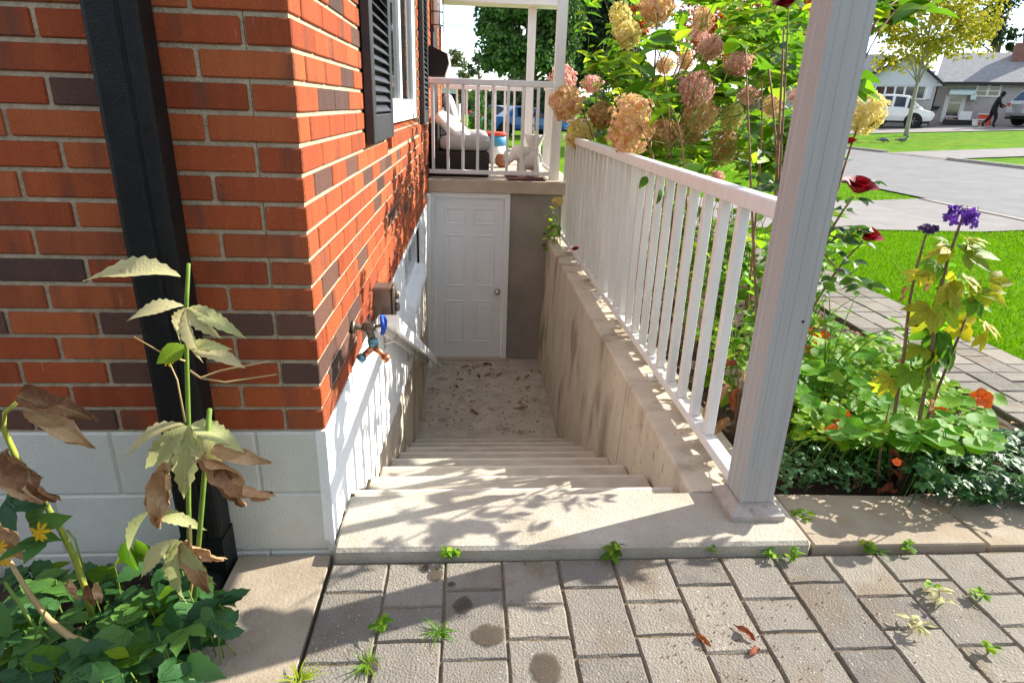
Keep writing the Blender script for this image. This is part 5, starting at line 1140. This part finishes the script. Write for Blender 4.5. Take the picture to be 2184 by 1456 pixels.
    for s in (-1, 1):
        MB().cbox((h-.30, s*.60-.13, .70), (h-.05, s*.60+.13, .84), .02).build('headlight', 'lamp_clear', t, False, (0,0,0))
        MB().cbox((-h-.01, s*.70-.12, .82), (-h+.20, s*.70+.12, 1.02), .02).build('tail_light', 'lamp_red', t, False, (0,0,0))
        MB().cbox((.75, s*(w+.10)-.10, 1.0), (.92, s*(w+.10)+.10, 1.16), .03).build('mirror', paint, t, False, (0,0,0))
    MB().cbox((h-.10, -.6, .42), (h+.02, .6, .60), .02).build('grille', 'tyre', t, False, (0,0,0))
    MB().box((-h+.15, -w*.97, .26), (h-.2, w*.97, .36)).build('sill', 'tyre', t, False, (0,0,0))
    return t
pA, pB = at_far(1824, 277, -3.2), at_far(1988, 272, -3.2); mid = (pA+pB)/2; mid.z = terr(mid.x)+.012
car('parked_car', mid, HRZ, 'car_white', 'white SUV parked side-on in front of the grey stone bungalow', L_=(pB-pA).length*.98)
sv = at_far(2252, 270, -2.2); car('parked_car', sv, HRZ+R(38), 'car_silver', 'silver SUV parked by the bungalow wall with its rear towards the street', L_=4.5, Hh=1.7)
bc = far(1120, 285, 34); car('parked_car', (bc.x, bc.y, 0), R(12), 'car_blue', 'blue car parked beyond the porch at the end of the lawn', kind='sedan', L_=4.4, Hh=1.42, Wd=1.75)
dc2 = far(1050, 245, 46); car('parked_car', (dc2.x+.6, dc2.y, 0), R(-30), 'car_dark', 'dark car parked behind the blue car', kind='sedan', L_=4.4, Hh=1.42, Wd=1.75)
# ------------------------------------------------------------------ person by the silver car
pl = at_far(2110, 270, -3.4)
ps = thing('person', pl, 'person in black jacket, black trousers and cap walking towards the silver car', 'person', None, HRZ)
def skin_body(name, J, E_, m, parent):
    me = bpy.data.meshes.new(name); me.from_pydata([j[0] for j in J], E_, []); me.materials.append(MATS[m]); o = bpy.data.objects.new(name, me); COL.objects.link(o); o.parent = parent
    md = o.modifiers.new('skin', 'SKIN'); md.use_smooth_shade = True
    for i, j in enumerate(J): me.skin_vertices[0].data[i].radius = (j[1]*1.35, j[1]*j[2]*1.35); me.skin_vertices[0].data[i].use_root = (i == 0)
    sb_ = o.modifiers.new('sub', 'SUBSURF'); sb_.levels = 1; sb_.render_levels = 1; return o
J = [((0,0,.92),.13,.85), ((.04,0,1.12),.13,.8), ((.10,0,1.34),.15,.75), ((.17,0,1.46),.06,1), ((.20,0,1.56),.085,1.1), ((.22,0,1.66),.08,1.1),
     ((.09,-.19,1.38),.065,1), ((.17,-.24,1.14),.05,1), ((.36,-.20,1.02),.035,1), ((.45,-.19,1.02),.03,1.2), ((.09,.19,1.38),.065,1), ((.12,.25,1.12),.05,1), ((.30,.22,.96),.035,1), ((.38,.21,.95),.03,1.2),
     ((.02,-.10,.86),.095,1), ((.17,-.11,.48),.065,1), ((.12,-.11,.09),.042,1), ((.25,-.12,.045),.035,1), ((-.02,.10,.86),.095,1), ((-.08,.11,.47),.065,1), ((-.34,.11,.14),.042,1), ((-.24,.12,.045),.035,1)]
skin_body('body', J, [(0,1),(1,2),(2,3),(3,4),(4,5),(2,6),(6,7),(7,8),(8,9),(2,10),(10,11),(11,12),(12,13),(0,14),(14,15),(15,16),(16,17),(0,18),(18,19),(19,20),(20,21)], 'cloth_black', ps)
fb = MB(); soft(fb, (.235, 0, 1.575), (.15, .14, .19), .9, 8); fb.tube([(.31, 0, 1.585), (.325, 0, 1.555)], [.012, .018], 6); fb.build('face', 'skin', ps, True, (0,0,0))
MB().lathe([(.098, 1.60), (.10, 1.66), (.07, 1.71), (.0, 1.72)], (.215, 0, 0), 14).cbox((.29, -.07, 1.60), (.39, .07, 1.615), .004).build('cap', 'cloth_black', ps, True, (0,0,0))
for yy in (-.19, .21):
    hb_ = MB(); bx_ = .47 if yy < 0 else .40; bz_ = 1.02 if yy < 0 else .95; soft(hb_, (bx_, yy, bz_), (.09, .04, .08), .8, 6)
    for k in range(4): hb_.tube([(bx_+.03, yy, bz_+.025-.017*k), (bx_+.075, yy, bz_+.02-.017*k), (bx_+.085, yy+.02, bz_+.012-.017*k)], .008, 5)
    hb_.tube([(bx_, yy+.015, bz_+.035), (bx_+.04, yy+.03, bz_+.055)], .009, 5); hb_.build('hand', 'skin', ps, True, (0,0,0))
def crate(name, x, y, w, h, m, label, cat, lid=None):
    p = at_far(x, y, -1.4); t = thing(name, p, label, cat, None, HRZ); MB().prism([(-w*.42, 0), (w*.42, 0), (w/2, h), (-w/2, h)], -.2, .2, 'y').build('body', m, t, False, (0,0,0))
    MB().cbox((-w/2-.03, -.23, h+.001), (w/2+.03, .23, h+.05), .01).build('rim', lid or m, t, False, (0,0,0))
crate('storage_tub', 2098, 262, .62, .55, 'plastic_red', 'red plastic tub on the drive behind the walking person', 'tub', 'plastic_white'); crate('storage_box', 2088, 265, .7, .28, 'plastic_white', 'low white box on the drive beside the red tub', 'box')
p = at_far(2060, 264, -.6); t = thing('flower_trough', p, 'dark trough of low dark red plants along the bungalow wall', 'planter', None, HRZ); MB().cbox((-1.1, -.25, 0), (1.1, .25, .25), .02).build('trough', 'fascia_dark', t, False, (0,0,0))
r = random.Random(7); fm = MB()
for i in range(160): leaf_geo(fm, .16, .09, 3, .5, .1, .2, 0, orient((r.uniform(-1.05,1.05), r.uniform(-.2,.2), r.uniform(.24,.34)), rdir(r, .1, .9)))
stuff(fm.build('plants', 'leaf_rust', t, False, (0,0,0)))
sg = thing('yard_sign', at_far(2056, 258, -.9), 'small white notice board leaning by the trough under the bungalow window', 'sign', None, HRZ)
MB().box((-.28, 0, .28), (.28, .02, .72)).build('board', 'plastic_white', sg, False, (0,0,0)); MB().box((-.2, .004, 0), (-.17, .018, .279)).box((.17, .004, 0), (.2, .018, .279)).build('legs', 'fascia_dark', sg, False, (0,0,0))
for i, (x, y) in enumerate(((1885, 298), (1924, 299))):
    q = far(x, y, 29.5); q.z = terr(q.x)-.01; b = thing('bird', q, ('grey pigeon with lowered head feeding on the far lawn' if i == 0 else 'dark pigeon standing upright on the far lawn'), 'bird', None, R(-25))
    bb = MB(); soft(bb, (0, 0, .15), (.42, .2, .2), .9, 8); bb.tube([(.15, 0, .18), (.22, 0, .10 if i == 0 else .30)], [.07, .05], 8); soft(bb, (.24, 0, .08 if i == 0 else .34), (.13, .1, .1), .9, 6); bb.tube([(-.16, 0, .16), (-.36, 0, .13)], [.06, .035], 6); bb.build('body', 'pigeon', b, True, (0,0,0)); b.scale = (.7, .7, .7)
    for s in (-.04, .04): MB().tube([(0, s, .07), (.01, s, 0)], .012, 5).build('leg', 'leaf_rust', b, False, (0,0,0))

# ------------------------------------------------------------------ trees
def tree(name, base, top, crown_c, crown_r, n, leaf, m, label, cat='tree', seed=1, trunk=.18, bark='bark', clumps=40, group=None, bare=.0, shell=.55):
    r = random.Random(seed); base = Vector(base); c = Vector(crown_c); t = thing(name, base, label, cat, group); tb = MB()
    tb.tube(bez(base-Vector((0,0,.15)), (base+c)/2+Vector((r.uniform(-.1,.1), 0, 0)), Vector((c.x, c.y, c.z+crown_r[2]*.35)), 8), [trunk*(1-.09*i) for i in range(9)], 9)
    cl = []
    for i in range(clumps):
        d = rdir(r, -.9, 1.); k = r.uniform(shell, 1.)**.6; q = c+Vector((d.x*crown_r[0], d.y*crown_r[1], d.z*crown_r[2]))*k; cl.append((q, r.uniform(.16, .34)))
        if i % 2 == 0:
            s = base.lerp(c, r.uniform(.45, .95)); tb.tube(bez(s, s.lerp(q, .5)+Vector((0, 0, .1*crown_r[2])), q, 5), [trunk*.34, trunk*.26, trunk*.2, trunk*.14, trunk*.09, trunk*.04], 5)
    tb.build('trunk', bark, t, True); V = []; Fc = []
    mean = (crown_r[0]+crown_r[1]+crown_r[2])/3
    for i in range(n):
        q, s = cl[r.randrange(len(cl))]; d = rdir(r, -1, 1); rad = s*mean*(r.random()**.45)*1.25
        p = q+d*rad; nrm = (d*.6+Vector((r.uniform(-1,1), r.uniform(-1,1), r.uniform(-.2,1)))).normalized(); a = nrm.orthogonal().normalized(); a.rotate(Matrix.Rotation(r.uniform(0, 6.28), 3, nrm)); b = nrm.cross(a); s2 = leaf*r.uniform(.6, 1.25); k = len(V)
        V += [p-a*s2*.5, p+b*s2*.33+nrm*s2*.08, p+a*s2*.5, p-b*s2*.33+nrm*s2*.08]; Fc.append((k, k+1, k+2, k+3))
    stuff(MB().add(V, Fc).build('crown', m, t)); return t
def tr(name, bx, by, dist, cx_, cy_, rx, rz, n, leafpx, m, label, seed, z=None, ry=None, **k):
    """base pixel column, distance; crown centre and radii in pixels"""
    b = far(bx, by, dist); b.z = terr(b.x) if z is None else z; c = far(cx_, cy_, dist); mpp = (c-CAM).dot(C_F)/FPX
    return tree(name, b, None, c, (rx*mpp, (ry or rx)*mpp, rz*mpp), n, leafpx*mpp, m, label, seed=seed, **k)
tr('maple_tree', 1932, 290, 34, 1985, 55, 112, 105, 5200, 9.5, 'crown_gold', 'young street tree with sparse yellow-green leaves in front of the bungalow', 3, trunk=.10, bark='bark_grey', clumps=46, shell=.3)
tr('poplar_tree', 2120, 262, 66, 2122, 20, 36, 110, 4200, 7, 'crown_dark', 'tall dark columnar tree behind the bungalow roof', 4, trunk=.3, clumps=50, shell=.2)
tr('poplar_tree', 2180, 262, 66, 2180, 85, 30, 40, 1500, 7, 'crown_dark', 'low dark tree behind the bungalow chimney', 5, trunk=.25, clumps=24)
tr('poplar_tree', 1870, 262, 62, 1880, 140, 24, 26, 800, 7, 'crown_dark', 'small dark tree beyond the left wing of the bungalow', 6, trunk=.2, clumps=16)
tr('maple_tree', 1620, 262, 27, 1610, 30, 165, 120, 8500, 11, 'crown_red', 'orange-red maple glowing behind the hydrangea and column', 7, trunk=.2, clumps=60, shell=.35)
tr('maple_tree', 1352, 240, 32, 1350, 45, 34, 62, 1700, 9, 'crown_red', 'narrow dark red maple beside the big green tree', 8, trunk=.12, clumps=20, shell=.3)
tr('shade_tree', 1130, 240, 30, 1125, 65, 108, 125, 19000, 11, 'crown_green', 'big green shade tree rising behind the porch railing', 9, trunk=.3, clumps=80, shell=.4)
tr('shade_tree', 1280, 240, 34, 1275, 85, 95, 135, 13000, 11, 'crown_dark', 'dark green tree merging with the big shade tree to its right', 10, trunk=.3, clumps=60, shell=.4)
tr('shade_tree', 1330, 240, 42, 1340, -10, 60, 60, 2600, 9, 'crown_olive', 'olive and bronze tree top above the dark tree', 12, trunk=.3, clumps=30)
tr('shade_tree', 958, 232, 75, 960, 132, 32, 26, 1500, 6, 'crown_olive', 'small round olive tree far off past the brick wall', 13, trunk=.25, clumps=22)
tr('shade_tree', 1022, 232, 70, 1022, 140, 22, 34, 1300, 6, 'crown_dark', 'bare-looking greyish tree between the far roof and the big tree', 14, trunk=.2, clumps=18)
for i, (x, y0, y1, hw, D, lab) in enumerate(((1017, 312, 178, 14, 18, 'bright green columnar cedar beyond the far porch railing, taller of two'), (1042, 325, 215, 10, 17, 'short bright cedar beside the porch steps'), (988, 240, 140, 10, 60, 'thin dark cedar far behind the tin-roofed house'))):
    tr('cedar', x, y0, D, x, (y0+y1)/2, hw, (y0-y1)/2, 1500, 5 if i < 2 else 6, 'crown_cedar' if i < 2 else 'crown_olive', lab, 20+i, z=0, trunk=.05, clumps=40, shell=.3, cat='shrub')
# hedge and far wood closing the street
def wood(name, D, x0, x1, ytop, yb, n, leaf, m, label, seed):
    r = random.Random(seed); V = []; Fc = []
    for i in range(n):
        x = r.uniform(x0, x1); hh = .75+.25*math.sin(x*.021+seed)+.12*math.sin(x*.07+2*seed); y = yb-(yb-ytop)*hh*r.random()**.7; p = far(x, y, D*r.uniform(.94, 1.08)); nrm = Vector((r.uniform(-1,1), r.uniform(-1.4,.4), r.uniform(-.2,1))).normalized(); a = nrm.orthogonal().normalized(); b = nrm.cross(a); s2 = leaf*r.uniform(.5, 1.3); k = len(V)
        V += [p-a*s2, p+b*s2*.7, p+a*s2, p-b*s2*.7]; Fc.append((k, k+1, k+2, k+3))
    tag(stuff(MB().add(V, Fc).build(name, m)), label, 'trees')
wood('far_trees', 110, 700, 1500, 160, 262, 9000, .62, 'crown_dark', 'dark distant belt of trees closing the street beyond the porch', 3)
wood('far_trees', 95, 1400, 2700, 190, 275, 9000, .6, 'crown_olive', 'distant autumn trees behind the bungalow and the maple', 5)
# small houses beyond the porch
fh = far(948, 232, 62); t = thing('far_house', (fh.x, fh.y, 0), 'small white gabled house with pale metal roof far beyond the porch', 'house')
k = (fh-CAM).dot(C_F)/FPX
MB().box((fh.x-30*k, fh.y, 0), (fh.x+32*k, fh.y+7, 3.2)).build('wall', 'siding_white', t); MB().prism([(fh.y-.8, 3.1), (fh.y+3, 4.7), (fh.y+7.5, 3.1)], fh.x-32*k, fh.x+36*k, 'x').build('roof', 'tin_roof', t)
MB().prism([(fh.x-30*k, 3.2), (fh.x-8*k, 3.2), (fh.x-18*k, 6.2)], fh.y+1, fh.y+6, 'y').build('gable', 'siding_white', t)
for dx in (-18, 0, 16): MB().box((fh.x+dx*k-.5, fh.y-.03, 1.1), (fh.x+dx*k+.5, fh.y-.003, 2.3)).build('window', 'car_glass', t)
# unseen hedge added behind the viewer to block low sky from the front wall
r = random.Random(171); V = []; Fc = []
hd = thing('sky_blocker_hedge', (1, -4.2, 0), 'added dark green hedge behind the viewer, blocking low sky from the brick wall', 'hedge')
hb2 = MB(); vs = []; nx, nz_ = 40, 14
for i in range(nx+1):
    for j in range(nz_+1): vs.append((-9+18*i/nx, -4.4+r.uniform(-.15,.15), 2.3*j/nz_+(r.uniform(-.3,.2) if j == nz_ else 0)))
hb2.add(vs, [(i*(nz_+1)+j, (i+1)*(nz_+1)+j, (i+1)*(nz_+1)+j+1, i*(nz_+1)+j+1) for i in range(nx) for j in range(nz_)]); hb2.build('backing_sheet', 'bark', hd)
for i in range(14000):
    p = Vector((r.uniform(-9, 9), r.uniform(-4.35, -3.7), r.uniform(0, 2.4))); nrm = Vector((r.uniform(-.7,.7), 1, r.uniform(-.3,.9))).normalized(); a = nrm.orthogonal().normalized(); b = nrm.cross(a); q = r.uniform(.04, .09); k = len(V); V += [p-a*q, p+b*q*.6, p+a*q, p-b*q*.6]; Fc.append((k, k+1, k+2, k+3))
stuff(MB().add(V, Fc).build('leaves', 'crown_dark', hd))
# utility pole and wires
up = far(1327, 238, 48); t = thing('utility_pole', (up.x, up.y, 0), 'grey wooden utility pole rising behind the hydrangea flowers', 'pole'); MB().tube([(up.x, up.y, -.3), (up.x, up.y, 10.5)], [.16, .12], 10).build('pole', 'wood_pole', t, True); MB().box((up.x-1.1, up.y-.06, 9.6), (up.x+1.1, up.y+.06, 9.72)).build('crossarm', 'wood_pole', t)
wa, wb_ = far(930, 46, 30), far(1200, 52, 40)
tag(MB().tube([wa+(wb_-wa)*(i/8)*1.0+Vector((0, 0, -.35*(1-(i/4-1)**2))) for i in range(9)], .012, 4).build('overhead_wire', 'wire'), 'thin overhead wire crossing the sky left of the big shade tree', 'wire')

for o in bpy.data.objects:
    if o.parent is not None and o.type == 'MESH' and o.name.split('.')[0] in ('stems', 'stalks', 'twigs', 'canes', 'blades', 'legs'): o['kind'] = 'stuff'
